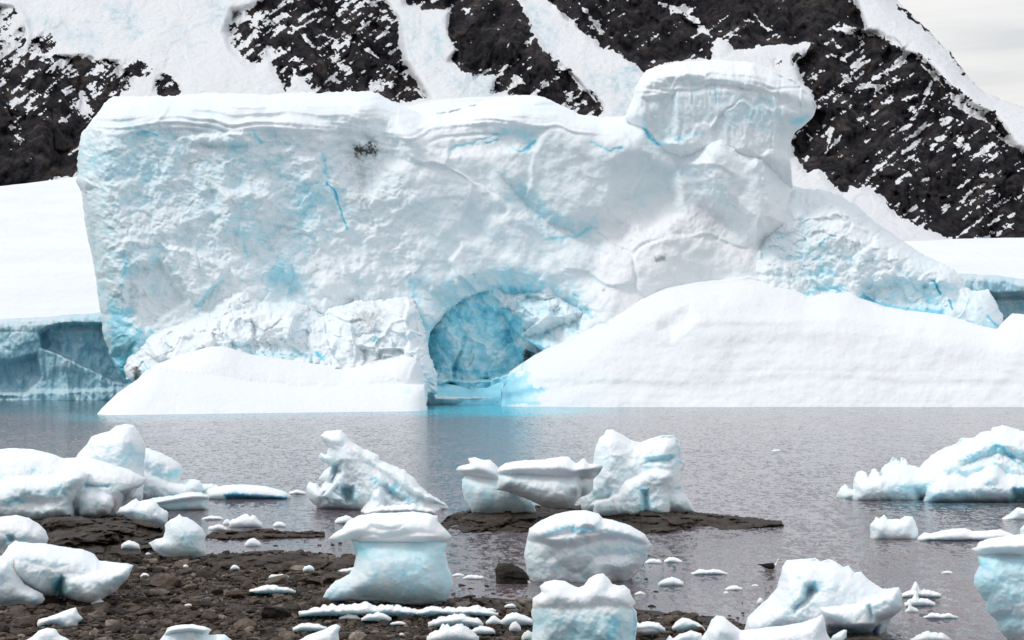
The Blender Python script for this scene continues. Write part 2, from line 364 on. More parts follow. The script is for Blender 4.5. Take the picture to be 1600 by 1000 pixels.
M_D = [(845,-70),(860,2),(880,28),(905,45),(930,63),(940,73),(966,80),(990,95),(1008,112),(1040,97),(1075,95),(1115,90),(1113,68),(1125,60),(1140,66),(1146,76),(1162,80),(1190,72),(1208,66),(1226,64),(1240,68),(1272,68),(1300,50),(1320,42),(1352,46),(1343,22),(1330,-20),(1325,-70)]
M_E = [(1246,100),(1262,82),(1275,62),(1298,48),(1340,45),(1370,53),(1392,66),(1416,82),(1440,90),(1472,122),(1505,152),(1522,166),(1550,177),(1570,205),(1582,226),(1600,236),(1700,300),(1900,380),(1700,392),(1480,374),(1440,350),(1400,336),(1386,312),(1345,290),(1318,302),(1300,286),(1280,266),(1262,268),(1240,245),(1233,225),(1245,200),(1262,185),(1276,170),(1270,145),(1252,125)]
M_F = [(1388,-30),(1400,-2),(1418,14),(1450,46),(1492,88),(1507,112),(1494,98),(1478,74),(1440,42),(1405,12)]
M_G = [(1209,94),(1216,94),(1218,102),(1210,104)]
M_H = [(1237,88),(1250,80),(1252,88),(1244,98),(1237,102)]
ROCKS = [M_A, M_A2, M_A3, M_A4, M_B, M_C, M_D, M_E, M_F, M_G, M_H]
# snow lines and patches lying on the rock faces (photo px, half width, strength)
SNOWL = [([(500,0),(512,20),(525,45),(545,60),(560,72),(600,95),(640,130),(662,152)],4,.55),([(455,38),(470,50),(490,75),(503,88)],5,.7),([(500,45),(512,58),(525,62)],3,.6),
 ([(470,40),(440,70),(425,90)],5,.6),([(400,20),(440,45),(455,40)],5,.4),([(560,0),(590,10),(600,20)],9,.55),([(540,40),(570,52),(600,70)],8,.5),([(640,105),(655,130),(668,150)],5,.5),
 ([(575,100),(600,120),(615,140)],3,.4),([(535,110),(560,90)],3,.5),([(430,10),(450,30)],4,.5),([(360,60),(380,62),(420,80)],6,.5),([(370,30),(400,30)],6,.5),
 ([(800,62),(790,80),(778,110)],3,.55),([(800,62),(815,70),(830,64)],3,.5),([(840,80),(815,95),(790,140)],3,.4),([(795,110),(830,140),(790,120)],5,.5),([(830,150),(870,125),(850,150)],4,.45),([(895,115),(925,150),(940,172)],5,.55),([(870,95),(900,125)],4,.5),([(880,160),(905,152),(930,162)],3,.5),
 ([(905,5),(930,35),(945,60)],5,.7),([(870,15),(900,40)],4,.45),([(1030,6),(1062,12),(1075,22),(1090,35),(1112,58)],7,.8),([(1050,12),(1048,28)],5,.6),([(1085,35),(1105,15),(1115,0)],3,.55),([(960,30),(975,22),(995,12)],2.5,.5),
 ([(1172,15),(1190,38),(1205,48)],4,.7),([(1160,30),(1185,38)],4,.6),([(1155,40),(1145,55)],3,.5),([(1118,60),(1160,50),(1120,70)],3,.3),([(1225,0),(1215,15)],4,.5),([(1255,0),(1262,20)],3,.4),
 ([(1418,84),(1400,100),(1375,118),(1358,130),(1340,138)],5,.9),([(1340,138),(1375,132),(1365,150)],4,.7),([(1300,85),(1325,98)],6,.8),([(1335,110),(1360,92)],3,.6),([(1320,40),(1335,60),(1325,75)],8,.6),([(1350,50),(1365,60)],6,.6),
 ([(1457,125),(1445,145),(1425,150),(1412,155)],2.5,.8),([(1457,128),(1443,160),(1428,185)],2.5,.8),([(1404,148),(1410,152)],3,.6),
 ([(1298,195),(1297,215),(1290,240)],6,1.0),([(1315,210),(1302,225),(1290,240)],4,.8),([(1280,165),(1300,160),(1290,170)],7,.7),([(1330,150),(1318,160)],4,.7),([(1345,190),(1352,200),(1365,203)],3,.7),([(1340,200),(1350,185)],2.5,.5),
 ([(1412,218),(1430,212),(1440,198),(1450,190)],4,.8),([(1470,186),(1485,186),(1475,195)],7,.9),([(1495,188),(1475,210),(1455,235)],6,.9),([(1440,225),(1455,215)],3,.7),([(1500,228),(1502,218)],5,.8),
 ([(1515,245),(1540,238),(1560,220),(1572,215)],7,.9),([(1500,250),(1485,262),(1475,270)],2.5,.7),([(1405,230),(1390,245),(1375,262)],3.5,.7),([(1503,278),(1520,278)],4,.9),([(1545,280),(1550,272)],5,.7),([(1562,298),(1560,310)],3,.6),
 ([(1485,145),(1510,172),(1535,185),(1560,205)],8,.8),([(1440,100),(1475,135)],4,.8),([(1560,215),(1600,232)],4,.8),([(1280,75),(1300,62)],5,.7),([(1250,120),(1265,105)],4,.7),([(1268,118),(1280,128)],3,.5),([(1300,60),(1310,75),(1300,80)],4,.5),
 ([(1590,330),(1575,338)],3,.6),([(1545,352),(1558,342),(1565,335)],4,.9),([(1505,365),(1512,362)],3,.7),([(1240,215),(1250,205)],5,.7),([(1270,195),(1278,205)],4,.6),([(1262,240),(1275,225)],2,.5)]
def mount_layers(PX, PY, X, Z, W, nn_, up, off):
    j1 = fbm(PX/16, PY/16, 5, 401, .62); j2 = fbm(PX/16+70, PY/16, 5, 402, .62)
    s = sdf_any(PX + j1*11, PY + j2*11, ROCKS)
    rk = .5 + np.clip(-s/7.0, -1, 1)*.8
    # snow scattered on ledges: streaks that run down the slope to the left
    a = PX*.80 + PY*.60; c = -PX*.60 + PY*.80
    b = PX*.80 - PY*.60; e = PX*.60 + PY*.80
    st = fbm(e/6.0, b/26.0, 5, 410, .6); st2 = fbm(PX/12.0, PY/8.0, 5, 411, .60); big = fbm(PX/70, PY/55, 3, 413)
    st3 = fbm(a/15, c/5, 4, 414, .74)
    left = (PX < 300)
    amt = np.where(PX < 300, .40 + .30*sst(150, 60, PY) - .28*sst(170, 220, PY), np.where(PX < 700, .24 + .18*sst(480, 400, PX), np.where(PX < 960, .12 + .30*sst(60, 130, PY), np.where(PY < 110, .04, .12))))
    amt = amt - .05 + .11*np.clip(off/14.0, -.8, 1.2) + .25*big + .22*np.clip(up, 0, .7)
    lay = st*.82 + st2*.34 + st3*.34
    thr = .62 - amt
    rk = rk - 1.4 * sst(thr - .04, thr + .14, lay)
    jj = fbm(PX/6, PY/6, 4, 420, .65)*3.2; jk = fbm(PX/6+20, PY/6, 4, 421, .65)*3.2
    for P, w_, k in SNOWL:
        x0 = min(p[0] for p in P)-30; x1 = max(p[0] for p in P)+30; y0 = min(p[1] for p in P)-30; y1 = max(p[1] for p in P)+30
        m_ = (PX > x0) & (PX < x1) & (PY > y0) & (PY < y1)
        d_ = dist_line(PX[m_] + jj[m_], PY[m_] + jk[m_], P); nz_ = np.clip(.5 + 1.3*st2[m_] + .5*st[m_], 0, 1.3); e0 = np.hypot(PX[m_]-P[0][0], PY[m_]-P[0][1]); e1 = np.hypot(PX[m_]-P[-1][0], PY[m_]-P[-1][1]); tp = .35 + .65*sst(0, 22, np.minimum(e0, e1)); rk[m_] -= 1.7*k*np.exp(-(d_/(w_*1.15*tp*(.45 + .85*nz_)))**2*1.2)*(.55 + .6*nz_)
    # thin crest rocks along the snowy skyline ridge
    cd = dist_line(PX, PY, [(1350,45),(1440,92),(1520,165),(1600,250)]); rk += .75*np.exp(-(cd/14)**2)*sst(.05, .3, fbm(PX/6, PY/6, 4, 430, .6))*(s > 0)
    cd = dist_line(PX, PY, [(1500,115),(1560,170),(1600,210),(1700,260)]); rk += .6*np.exp(-(cd/18)**2)*sst(.12, .3, fbm(e/4, b/10, 4, 431, .6))*(s > 0)
    bl = np.zeros(PX.shape)
    for P, rr, k in (([(65,35),(110,50),(150,62)],14,.5),([(170,10),(200,25),(212,52)],12,.6),([(330,5),(350,30)],14,.6),([(280,40),(300,70)],8,.3),([(640,40),(625,80)],20,.35),([(690,55),(675,95)],14,.7),([(705,125),(770,140)],14,.5),
                     ([(830,20),(860,55)],12,.6),([(960,130),(990,110)],13,.8),([(930,120),(925,160)],12,.5),([(970,175),(985,140)],8,.6)):
        d_ = dist_line(PX + j1*22, PY + j2*22, P); bl += k*np.exp(-(d_/rr)**2)*(.3 + .9*sst(-.3, .5, fbm(PX/6, PY/5, 4, 440, .65)))
    return {'rock': rk, 'blue': bl}
base = [(-430,430),(-430,TOPY),(1372,TOPY),(1396,-8),(1412,12),(1450,47),(1491,88),(1507,113),(1524,130),(1542,146),(1570,157),(1600,166),(1700,200),(1960,300),(1960,430)]
mt = relief('mountain', [C(base, 640, 30, 120, 40, dt=.55)] + [C(P, 640 + .55*(420-max(q_[1] for q_ in P)) - 6, 15, 10, 45, dt=.53, k=6) for P in (M_A, M_B, M_C, M_D, M_E)], MOUNT, step=1.45, edge=2.5, esc=9,
    nz=[('ridge', 60, 26, 3, (1, .45), ([M_A, M_B, M_C, M_D, M_E], 24)), ('ridge', 22, 15, 4, (1, .55), ([M_A, M_B, M_C, M_D, M_E], 12)), ('facet', 9, 5, 5, (1, .6), (ROCKS, 8)), ('ridge', 5, 4.5, 6, (1, .7), (ROCKS, 6)), ('fbm', 60, 6, 7), ('fbm', 14, 2.4, 8), ('facet', 8, 1.2, 12)], extra=mount_layers, seed=11)
tag(mt, 'dark rocky mountainside streaked with snow behind the iceberg', kind='structure')
# ice cap in front of the mountain and its sea cliff
cap = [(-430,330),(-90,296),(0,291),(60,284),(125,275),(250,235),(400,195),(560,178),(625,168),(680,156),(740,151),(820,151),(900,190),(1100,285),(1300,335),(1410,377),(1500,373),(1600,371),(1700,371),(1960,372),(1960,480),(1500,450),(1200,480),(700,490),(260,505),(160,505),(0,510),(-430,520)]
o = relief('snowfield', [C(cap, 236, 6, 40, 30, dt=1.35)], SNOW, step=4, edge=.6, esc=60, nz=[('fbm', 30, 2.0, 3)], seed=21)
tag(o, 'smooth white snowfield between the mountain and the ice cliff', kind='structure')
gc = [(-430,512),(-90,505),(0,499),(80,494),(160,488),(400,482),(900,470),(1300,440),(1500,427),(1560,431),(1600,436),(1700,445),(1960,452),(1960,660),(-430,660)]
o = relief('glacier', [C(gc, 230, 3, 20, 12, dt=.012)], GLAC, step=1.5, edge=1.5, esc=20,
    nz=[('fbm', 9, 1.6, 8), ('facet', 4, .3, 9, (.8, 1.3)), ('ridge', 2.5, .6, 10, (1.3, .5)), ('ridge', 1.1, .25, 13, (1.3, .6)), ('strata', 2.2, .25, 12, (1, 1), ([(-90,480),(300,470),(300,520),(-90,530)], 8))],
    mods=[([(60,520),(75,508),(95,503),(300,503),(300,620),(180,600),(100,560),(62,545)], 3.0, 6), ([(-90,565),(20,560),(60,548),(70,590),(40,620),(-90,615)], 2.2, 10), ([(-90,612),(300,600),(300,640),(-90,640)], -.9, 8),
          ([(1480,455),(1560,455),(1700,458),(1700,640),(1480,640)], 3.0, 5), ([(1480,462),(1700,462),(1700,470),(1480,470)], 1.0, 4)],
    paint=[([(62,520),(95,503),(300,503),(300,560),(170,560),(66,545)], 9, .35, 'area'), ([(-90,560),(60,555),(70,590),(30,600),(-90,595)], 12, .32, 'area'), ([(-90,520),(300,500),(300,640),(-90,640)], 14, .14, 'area')],  # darker teal recesses: blue ice and their shade together in the colour
    blue0=.34, blue_n=.22, snow0=0, snow_up=.35, seed=22)
tag(o, 'blue grey ice cliff of the glacier meeting the sea behind the iceberg', kind='structure')

# ------------------------------------------------------------------ the great iceberg
B0 = empty('iceberg', (0, 205, 0))
tag(B0, 'huge pale blue iceberg with a cave, filling the far side of the bay', 'iceberg')
CAVE = [(684,608),(670,580),(667,548),(674,518),(698,488),(726,466),(755,456),(785,455),(789,470),(784,484),(790,500),(802,518),(818,532),(840,542),(850,548),(822,562),(800,577),(790,600),(786,618),(684,618)]
LEDGE_P = [(770,450),(800,446),(850,450),(890,468),(925,480),(935,495),(905,515),(880,532),(848,552),(815,545),(792,520),(782,490)]
WALL = [(200,600),(186,585),(172,555),(160,520),(158,490),(152,455),(146,420),(140,385),(133,345),(128,300),(120,285),(121,250),(127,208),(148,182),(163,162),(178,151),(225,150),(268,150),(300,147),(330,146),(420,147),(500,144),(583,143),(600,152),(622,164),(662,179),(700,172),(760,156),(815,147),(845,150),(880,166),(905,177),(945,184),(975,180),(1000,165),(1020,140),(1100,120),(1200,130),(1225,215),(1236,260),(1238,290),(1300,300),(1330,318),(1350,360),(1340,660),(200,660)]
o = relief('ice_wall', [C(WALL, 219, 10, 22, 48, dt=.010, dx=.016)], BERG, step=1.3, edge=3.0, esc=22, parent=B0, seed=31, holes=[CAVE],
    nz=[('fbm', 16, 3.4, 31), ('facet', 7.5, .55, 32), ('facet', 3.2, .34, 33, (1, 1), ([(100,190),(640,190),(700,560),(150,620)], 60)), ('ridge', 2.1, .32, 34, (1, 1.2), ([(100,190),(560,200),(640,330),(420,420),(150,600)], 60)),
        ('fine', .75, .20, 35, (1, 1), ([(100,190),(620,200),(660,330),(640,560),(150,620)], 40)), ('strata', 2.0, .62, 36, (1, 1), ([(140,100),(660,130),(960,150),(960,205),(640,225),(600,205),(140,205)], 22)), ('fbm', 3.4, .38, 37), ('fine', 1.1, .10, 38), ('facet', 3.0, .7, 39, (1.4, .8), (LEDGE_P, 12)), ('ridge', 1.6, .5, 40, (1.2, .8), (LEDGE_P, 12))],
    mods=[([(640,430),(690,440),(740,418),(800,412),(870,425),(935,462),(950,495),(905,530),(848,560),(800,590),(800,620),(660,620),(668,540),(655,480)], 2.6, 60), (LEDGE_P, 1.5, 26), ([(775,440),(850,450),(930,478),(900,520),(850,552),(812,540),(788,505)], -1.8, 50), ([(820,500),(860,515),(845,545),(815,530)], .9, 8),
          ([(770,262),(830,290),(870,330),(935,350),(965,400),(940,420),(860,372),(800,340)], 1.8, 34), ([(860,345),(960,310),(1010,330),(990,400),(930,398)], 1.5, 40),
          ([(1080,200),(1130,185),(1170,205),(1222,225),(1236,290),(1250,360),(1180,400),(1100,330),(1060,260)], -5.5, 50),
          ([(940,250),(1000,230),(1060,260),(1075,340),(1010,380),(950,330)], 1.6, 24), ([(940,380),(1040,310),(1150,330),(1290,400),(1300,640),(860,640),(890,470)], -2.8, 70),
          ([(250,380),(300,385),(360,420),(330,460),(310,482),(270,430)], -1.4, 8), ([(190,420),(250,400),(300,470),(230,520),(190,500)], 1.1, 14), ([(405,425),(440,412),(480,440),(488,472),(430,480),(408,462)], 1.1, 26),
          ([(180,540),(235,520),(260,500),(215,530),(210,600),(170,560)], 3.0, 16), ([(290,208),(380,200),(400,225),(350,232),(300,228)], -.9, 10), ([(330,290),(430,270),(470,330),(400,400),(330,370)], -1.4, 30),
          ([(500,180),(620,170),(660,260),(560,320),(520,280)], 1.6, 40), ([(640,200),(760,180),(860,200),(840,240),(700,250),(660,240)], .9, 18), ([(120,195),(170,200),(160,420),(140,420)], 1.0, 20)],
    paint=[([(120,195),(330,190),(520,250),(560,330),(420,400),(300,380),(180,520),(140,400)], 40, .13, 'area'), ([(230,520),(175,470),(160,560),(200,600)], 14, .35, 'area'), ([(178,560),(212,545),(212,600),(190,595)], 7, .45, 'area'),
           ([(512,288),(524,302),(533,330),(543,358)], 2.0, .6, 'line'), ([(505,240),(512,290)], 3, .3, 'line'), ([(193,395),(196,420),(190,450)], 2.4, .3, 'line'), ([(236,515),(240,535)], 4, .3, 'line'),
           ([(395,205),(408,222)], 3, .3, 'line'), ([(222,205),(245,212)], 3, .4, 'line'), ([(700,238),(712,228),(740,224),(760,215),(778,210)], 3, .5, 'line'), ([(760,225),(778,219)], 2.0, .6, 'line'), ([(800,230),(815,238),(835,222)], 3, .5, 'line'), ([(925,222),(950,236),(972,232)], 3, .5, 'line'), ([(790,205),(830,215),(820,235)], 8, .3, 'line'),
           ([(1003,185),(1012,212),(1030,224)], 3.2, .7, 'line'), ([(1030,224),(1060,215),(1110,204)], 4.5, .45, 'line'), ([(405,425),(440,412),(480,440),(488,472),(430,480),(408,462)], 16, .15, 'area'),
           ([(770,262),(830,290),(870,330),(935,350),(965,400),(940,420),(860,372),(800,340)], 14, .22, 'area'), ([(860,372),(900,368),(925,355),(932,338)], 4, .30, 'line'), (LEDGE_P, 9, .27, 'area'), ([(786,470),(790,500),(812,528),(845,545)], 4, .22, 'line'), ([(808,470),(815,490),(830,505),(858,520)], 2.6, .35, 'line'), ([(850,455),(862,468)], 2.4, .3, 'line'), ([(898,460),(903,464)], 3.5, .4, 'line'), ([(640,432),(668,520),(672,560)], 5, .12, 'line'),
           ([(640,430),(690,440),(740,418),(800,412),(870,425),(935,462),(950,495),(905,530),(848,560),(660,600)], 14, .17, 'area'), ([(1130,380),(1180,340),(1230,300),(1200,280)], 20, .12, 'line'), ([(1120,300),(1150,330),(1130,370)], 10, .16, 'line'), ([(480,300),(470,380),(440,420)], 24, .16, 'line'), ([(1060,270),(1010,300),(1000,330)], 16, .12, 'line'),
           ([(310,500),(280,520),(240,540)], 10, .3, 'line'), ([(305,480),(322,462),(345,440)], 4, .25, 'line'), ([(384,388),(388,400),(375,450)], 3, .2, 'line')],
    dirt_shade=[([(540,222),(592,224),(590,242),(572,250),(548,252)], 9, .28), ([(550,228),(586,228),(586,238),(575,240),(552,246)], 4.5, 1.0), ([(552,246),(572,240),(574,300),(566,345),(556,300)], 7, .24), ([(1022,402),(1040,398),(1042,405),(1026,412)], 1.6, .6), ([(738,428),(742,428),(742,434)], 1.5, .8), ([(548,490),(575,480),(600,500),(590,520),(560,510)], 9, .30), ([(940,455),(946,450),(944,458)], 1.2, .5), ([(200,300),(420,290),(420,350),(200,350)], 45, .07)],
    blue0=.10, blue_n=.09, snow0=.08, snow_up=.5, snow_lift=[([(860,330),(1000,300),(1240,300),(1320,640),(830,640),(900,500),(940,440)], 45, .55), ([(600,180),(760,190),(900,230),(900,330),(700,300)], 60, .3)])  # snow white behind the ramp, painted on also to lighten the wall's shade
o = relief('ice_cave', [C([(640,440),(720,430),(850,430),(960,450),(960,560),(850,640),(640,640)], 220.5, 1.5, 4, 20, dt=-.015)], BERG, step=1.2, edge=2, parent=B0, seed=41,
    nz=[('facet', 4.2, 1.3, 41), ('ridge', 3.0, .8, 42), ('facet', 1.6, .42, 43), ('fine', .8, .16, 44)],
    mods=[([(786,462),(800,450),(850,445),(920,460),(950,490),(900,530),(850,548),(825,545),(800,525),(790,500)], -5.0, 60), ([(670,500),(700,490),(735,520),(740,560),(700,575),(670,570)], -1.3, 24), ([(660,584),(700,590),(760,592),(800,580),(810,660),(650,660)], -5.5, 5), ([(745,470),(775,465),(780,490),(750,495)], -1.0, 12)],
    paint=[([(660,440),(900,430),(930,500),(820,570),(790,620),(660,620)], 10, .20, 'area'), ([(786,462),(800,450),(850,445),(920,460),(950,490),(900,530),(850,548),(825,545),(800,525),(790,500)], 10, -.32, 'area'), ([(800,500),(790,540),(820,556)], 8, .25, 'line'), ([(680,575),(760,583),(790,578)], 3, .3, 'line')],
    dirt_shade=[([(815,550),(822,546),(832,552),(830,562),(818,566)], 2.5, .9)], blue0=.20, blue_n=.2, snow0=0, snow_up=.2)  # small dark hole by the ledge, its shade painted as a near-black patch
o = relief('ice_sill', [C([(655,600),(680,596),(700,598),(718,604),(740,608),(760,605),(780,598),(800,588),(820,580),(830,660),(650,660)], 211.5, 1.6, 2, 22, dt=.02)], BERG, step=1.3, edge=2, esc=20, parent=B0, seed=45,
    nz=[('fbm', 5, .5, 45), ('fine', 1.0, .06, 46)], paint=[([(690,612),(740,616),(800,600)], 8, .15, 'line'), ([(660,632),(800,632)], 8, .15, 'line')], blue0=.38, blue_n=.1, snow0=.0, snow_up=.1)
TOWER = [(975,185),(985,160),(996,130),(1010,109),(1035,101),(1065,96),(1120,93),(1175,98),(1215,112),(1240,124),(1258,140),(1270,152),(1276,165),(1272,180),(1255,198),(1243,206),(1236,222),(1234,250),(1238,292),(1240,340),(1180,390),(1100,380),(1060,320),(1032,260),(1012,213)]
o = relief('ice_tower', [C(TOWER, 222.5, 6, 14, 45, dt=.0)], BERG, step=1.3, edge=2.0, esc=26, parent=B0, seed=51,
    nz=[('fbm', 9, .9, 51), ('facet', 4, .45, 52, (1.3, .7)), ('ridge', 1.8, .16, 53, (1.6, .5)), ('strata', 1.8, .40, 54, (1, 1), ([(980,90),(1280,90),(1280,140),(980,150)], 10)), ('fine', .9, .08, 55)],
    mods=[([(970,60),(1290,60),(1300,185),(1275,178),(1200,150),(1120,138),(1060,132),(1020,142),(990,190)], -1.1, 18), ([(1000,150),(1060,140),(1060,225),(1030,228),(1010,200)], .9, 12), ([(960,225),(1030,222),(1110,222),(1180,235),(1270,262),(1300,450),(960,450)], 15, 80)],
    paint=[([(1000,150),(1020,142),(1060,134),(1120,140),(1200,152),(1262,180),(1240,205),(1160,200),(1110,192),(1090,212),(1030,226)], 12, .13, 'area'), ([(1003,185),(1012,212),(1030,226)], 3.2, .35, 'line'), ([(1030,226),(1060,218),(1100,205)], 4, .22, 'line'), ([(1118,135),(1118,165)], 1.6, .35, 'line'), ([(1240,190),(1262,182)], 6, .3, 'line')],
    blue0=.03, blue_n=.08, snow0=.15, snow_up=.6)
TAIL = [(1170,350),(1190,318),(1240,298),(1300,300),(1335,318),(1365,345),(1400,368),(1440,396),(1465,408),(1490,420),(1502,430),(1506,448),(1520,455),(1545,452),(1556,470),(1566,492),(1569,512),(1560,540),(1450,560),(1250,560),(1150,480),(1160,400)]
o = relief('ice_ridge', [C(TAIL, 222, 8.5, 12, 50, dt=.02)], BERG, step=1.3, edge=2.5, esc=16, parent=B0, seed=61,
    nz=[('fbm', 8, 1.3, 61), ('facet', 3.6, .45, 62), ('facet', 1.7, .3, 63), ('ridge', 1.6, .32, 64), ('fine', .7, .10, 65)],
    mods=[([(1240,290),(1420,360),(1520,430),(1500,440),(1440,425),(1340,380),(1240,340)], .9, 22), ([(1340,440),(1400,430),(1500,440),(1520,480),(1450,500),(1350,475)], 1.5, 16)],
    paint=[([(1170,330),(1260,330),(1300,400),(1200,440)], 25, .12, 'area'), ([(1250,440),(1280,400),(1350,395),(1500,420),(1560,470),(1560,520),(1420,490),(1300,460)], 20, .16, 'area'), ([(1345,468),(1370,476),(1430,486),(1470,488)], 6, .50, 'line'), ([(1350,462),(1362,470)], 4, .5, 'line'), ([(1458,440),(1464,448),(1470,458)], 2.4, .7, 'line'), ([(1484,470),(1488,484)], 2.2, .7, 'line'), ([(1545,495),(1562,512)], 2.5, .6, 'line'), ([(1280,385),(1290,372),(1305,368)], 2.4, .4, 'line'), ([(1180,360),(1220,352)], 3, .35, 'line'), ([(1265,460),(1270,452),(1320,450)], 4, .3, 'line')],
    blue0=.10, blue_n=.12, snow0=.1, snow_up=.6)
RUB = [(196,590),(194,572),(208,545),(218,528),(240,515),(268,500),(300,485),(318,462),(345,440),(372,400),(384,378),(398,370),(400,410),(398,440),(418,462),(440,470),(462,468),(500,490),(520,480),(560,470),(640,465),(652,475),(664,520),(672,560),(684,585),(684,615),(400,640),(230,625),(206,600)]
o = relief('ice_rubble', [C(RUB, 203, 6, 9, 50, dt=.042)], BERG, step=1.2, edge=4.5, esc=12, parent=B0, seed=71,
    nz=[('fbm', 7, 1.2, 71), ('facet', 3.4, .95, 72), ('facet', 1.7, .55, 73), ('ridge', 1.3, .26, 74), ('fine', .6, .13, 75)],
    mods=[([(380,470),(460,470),(500,500),(470,545),(400,540),(370,500)], -1.2, 20), ([(300,500),(380,490),(400,555),(280,570)], -1.4, 30), ([(560,540),(600,548),(590,590),(565,580)], 1.0, 8)],
    paint=[([(350,530),(420,545),(500,552),(515,560),(400,560)], 7, .34, 'area'), ([(495,550),(505,560)], 4, .5, 'line'), ([(200,595),(215,590),(235,575)], 8, .4, 'line'), ([(430,480),(480,500),(450,530)], 12, .14, 'line'), ([(600,500),(640,540),(600,580)], 20, .1, 'line'), ([(590,520),(585,535)], 3, .35, 'line')],
    dirt_shade=[([(208,575),(216,570),(222,585),(230,592),(222,597),(212,592)], 2.2, .85), ([(550,488),(575,482),(596,500),(590,520),(562,512)], 8, .32), ([(550,555),(600,540),(625,545),(600,575),(582,590)], 6, .14)], blue0=.08, blue_n=.14, snow0=.12, snow_up=.55)
FOOT = [(140,680),(146,655),(160,637),(182,615),(215,592),(228,578),(250,575),(300,582),(350,590),(400,597),(460,602),(520,604),(560,602),(600,601),(640,601),(663,600),(668,640),(668,690),(140,690)]
SHELF = [(222,600),(236,572),(285,553),(330,541),(352,542),(400,555),(480,566),(540,573),(600,560),(640,545),(656,552),(665,575),(668,602),(668,640),(600,640),(300,630)]
o = relief('snow_foot', [C(FOOT, 182.5, 3.5, 8, 34, dt=.10, dx=.022), C(SHELF, 198.5, 4.5, 3, 40, dt=.03, dx=.012, k=1.0)], BERG, step=1.3, edge=1.2, esc=40, parent=B0, seed=81,
    nz=[('fbm', 12, .45, 81), ('fbm', 3, .12, 82), ('fine', .9, .05, 83), ('facet', 2.0, .22, 84, (1, 1), ([(540,530),(690,530),(690,600),(540,600)], 20))],
    paint=[([(330,600),(400,603),(500,608),(600,604),(664,604)], 9, .16, 'line'), ([(480,610),(600,610),(664,612)], 14, .16, 'line'), ([(250,575),(330,560),(400,570)], 6, .10, 'line'), ([(640,615),(664,636)], 12, .22, 'line'), ([(150,655),(400,650),(660,639)], 3, .25, 'line')],
    blue0=0, blue_n=.04, snow0=.55, snow_up=.6)
RAMP = [(782,640),(783,603),(796,580),(820,563),(850,546),(890,530),(925,510),(960,486),(1000,466),(1040,450),(1090,440),(1140,436),(1170,431),(1205,438),(1245,452),(1262,462),(1300,458),(1330,455),(1345,466),(1380,478),(1420,485),(1480,492),(1520,505),(1556,515),(1572,498),(1582,490),(1600,491),(1640,486),(1720,490),(1720,700),(780,700)]
o = relief('snow_ramp', [C(RAMP, 203.6, 5, 12, 60, dt=.052)], BERG, step=1.5, edge=1.5, esc=30, parent=B0, seed=91,
    nz=[('fbm', 16, 1.0, 91, (1, 1.5)), ('fbm', 6, .42, 92), ('fbm', 2, .10, 97), ('fine', 1.2, .05, 93), ('strata', 5, .20, 94, (.5, 1)), ('facet', 1.5, .35, 95, (1, 1), ([(1565,480),(1700,480),(1700,510),(1565,520)], 8))],
    mods=[([(1050,578),(1180,572),(1300,570),(1420,574),(1540,575),(1560,583),(1300,590),(1090,588)], .12, 16), ([(1030,490),(1080,470),(1100,500),(1050,540),(1020,520)], .9, 22)],
    paint=[([(778,600),(800,575),(830,562),(835,600),(860,612),(840,640),(780,640)], 12, .42, 'area'), ([(785,618),(830,610),(900,603),(950,597)], 5, .30, 'line'), ([(780,640),(785,600)], 12, .25, 'line'), ([(1060,478),(1075,462),(1060,455)], 3, .25, 'line'), ([(1380,502),(1400,502)], 3, .3, 'line'), ([(800,630),(1000,633),(1560,628)], 2.5, .15, 'line')],
    dirt_shade=[([(935,500),(950,490),(960,495),(945,510)], 5, .16)], blue0=0, blue_n=.04, snow0=.5, snow_up=.6)
def lum_low(*a): pass

# ------------------------------------------------------------------ water, one sheet to the horizon
ys = np.concatenate([[-200, -60], np.arange(20, 120, 2.0), np.arange(120, 260, 1.5), [280, 320, 400, 600, 1000, 2000, 5000]])
xs = np.concatenate([[-5000, -1500, -500, -200], np.arange(-110, 111, 1.6), [200, 500, 1500, 5000]])
WX, WY = np.meshgrid(xs, ys); yy = np.maximum(WY, 15); qx = 800 + WX/yy*F; qy = HY + CAMH/yy*F
jn = fbm(WX/3, WY/5, 4, 501)
tq = 1.0*np.exp(-((np.maximum(np.abs(qx-775)-75, 0)/45)**2)) * sst(657, 640, qy + jn*4)
tq += .7*sst(652, 638, qy + jn*4)*sst(560, 700, qx)*sst(1050, 860, qx)
tq += .55*sst(664, 652, qy - (qx-150)*(-.022) + jn*4)*(qx > 100)*(qx < 700)
tq += .10*sst(652, 640, qy + jn*4)*(qx > 850)
tq += .30*sst(60, 0, np.abs(qx-1480)/2.5)*np.exp(-((qy-787)/9)**2)
deep = sst(655, 640, qy + jn*3)*sst(230, 180, qx)
calm = sst(20, -20, dist_line(qx, qy, [(330,800),(440,830),(480,850)]) - 60) * .8
idx = np.arange(WX.size).reshape(WX.shape)
Fq = np.stack([idx[:-1, :-1], idx[:-1, 1:], idx[1:, 1:], idx[1:, :-1]], -1).reshape(-1, 4)
o = link_mesh('water', np.stack([WX, WY, np.zeros_like(WX)], -1).reshape(-1, 3), Fq, WATER, layers={'turquoise': tq.ravel(), 'deep': deep.ravel(), 'calm': calm.ravel()})
tag(o, 'grey rippled sea of the bay', kind='structure')
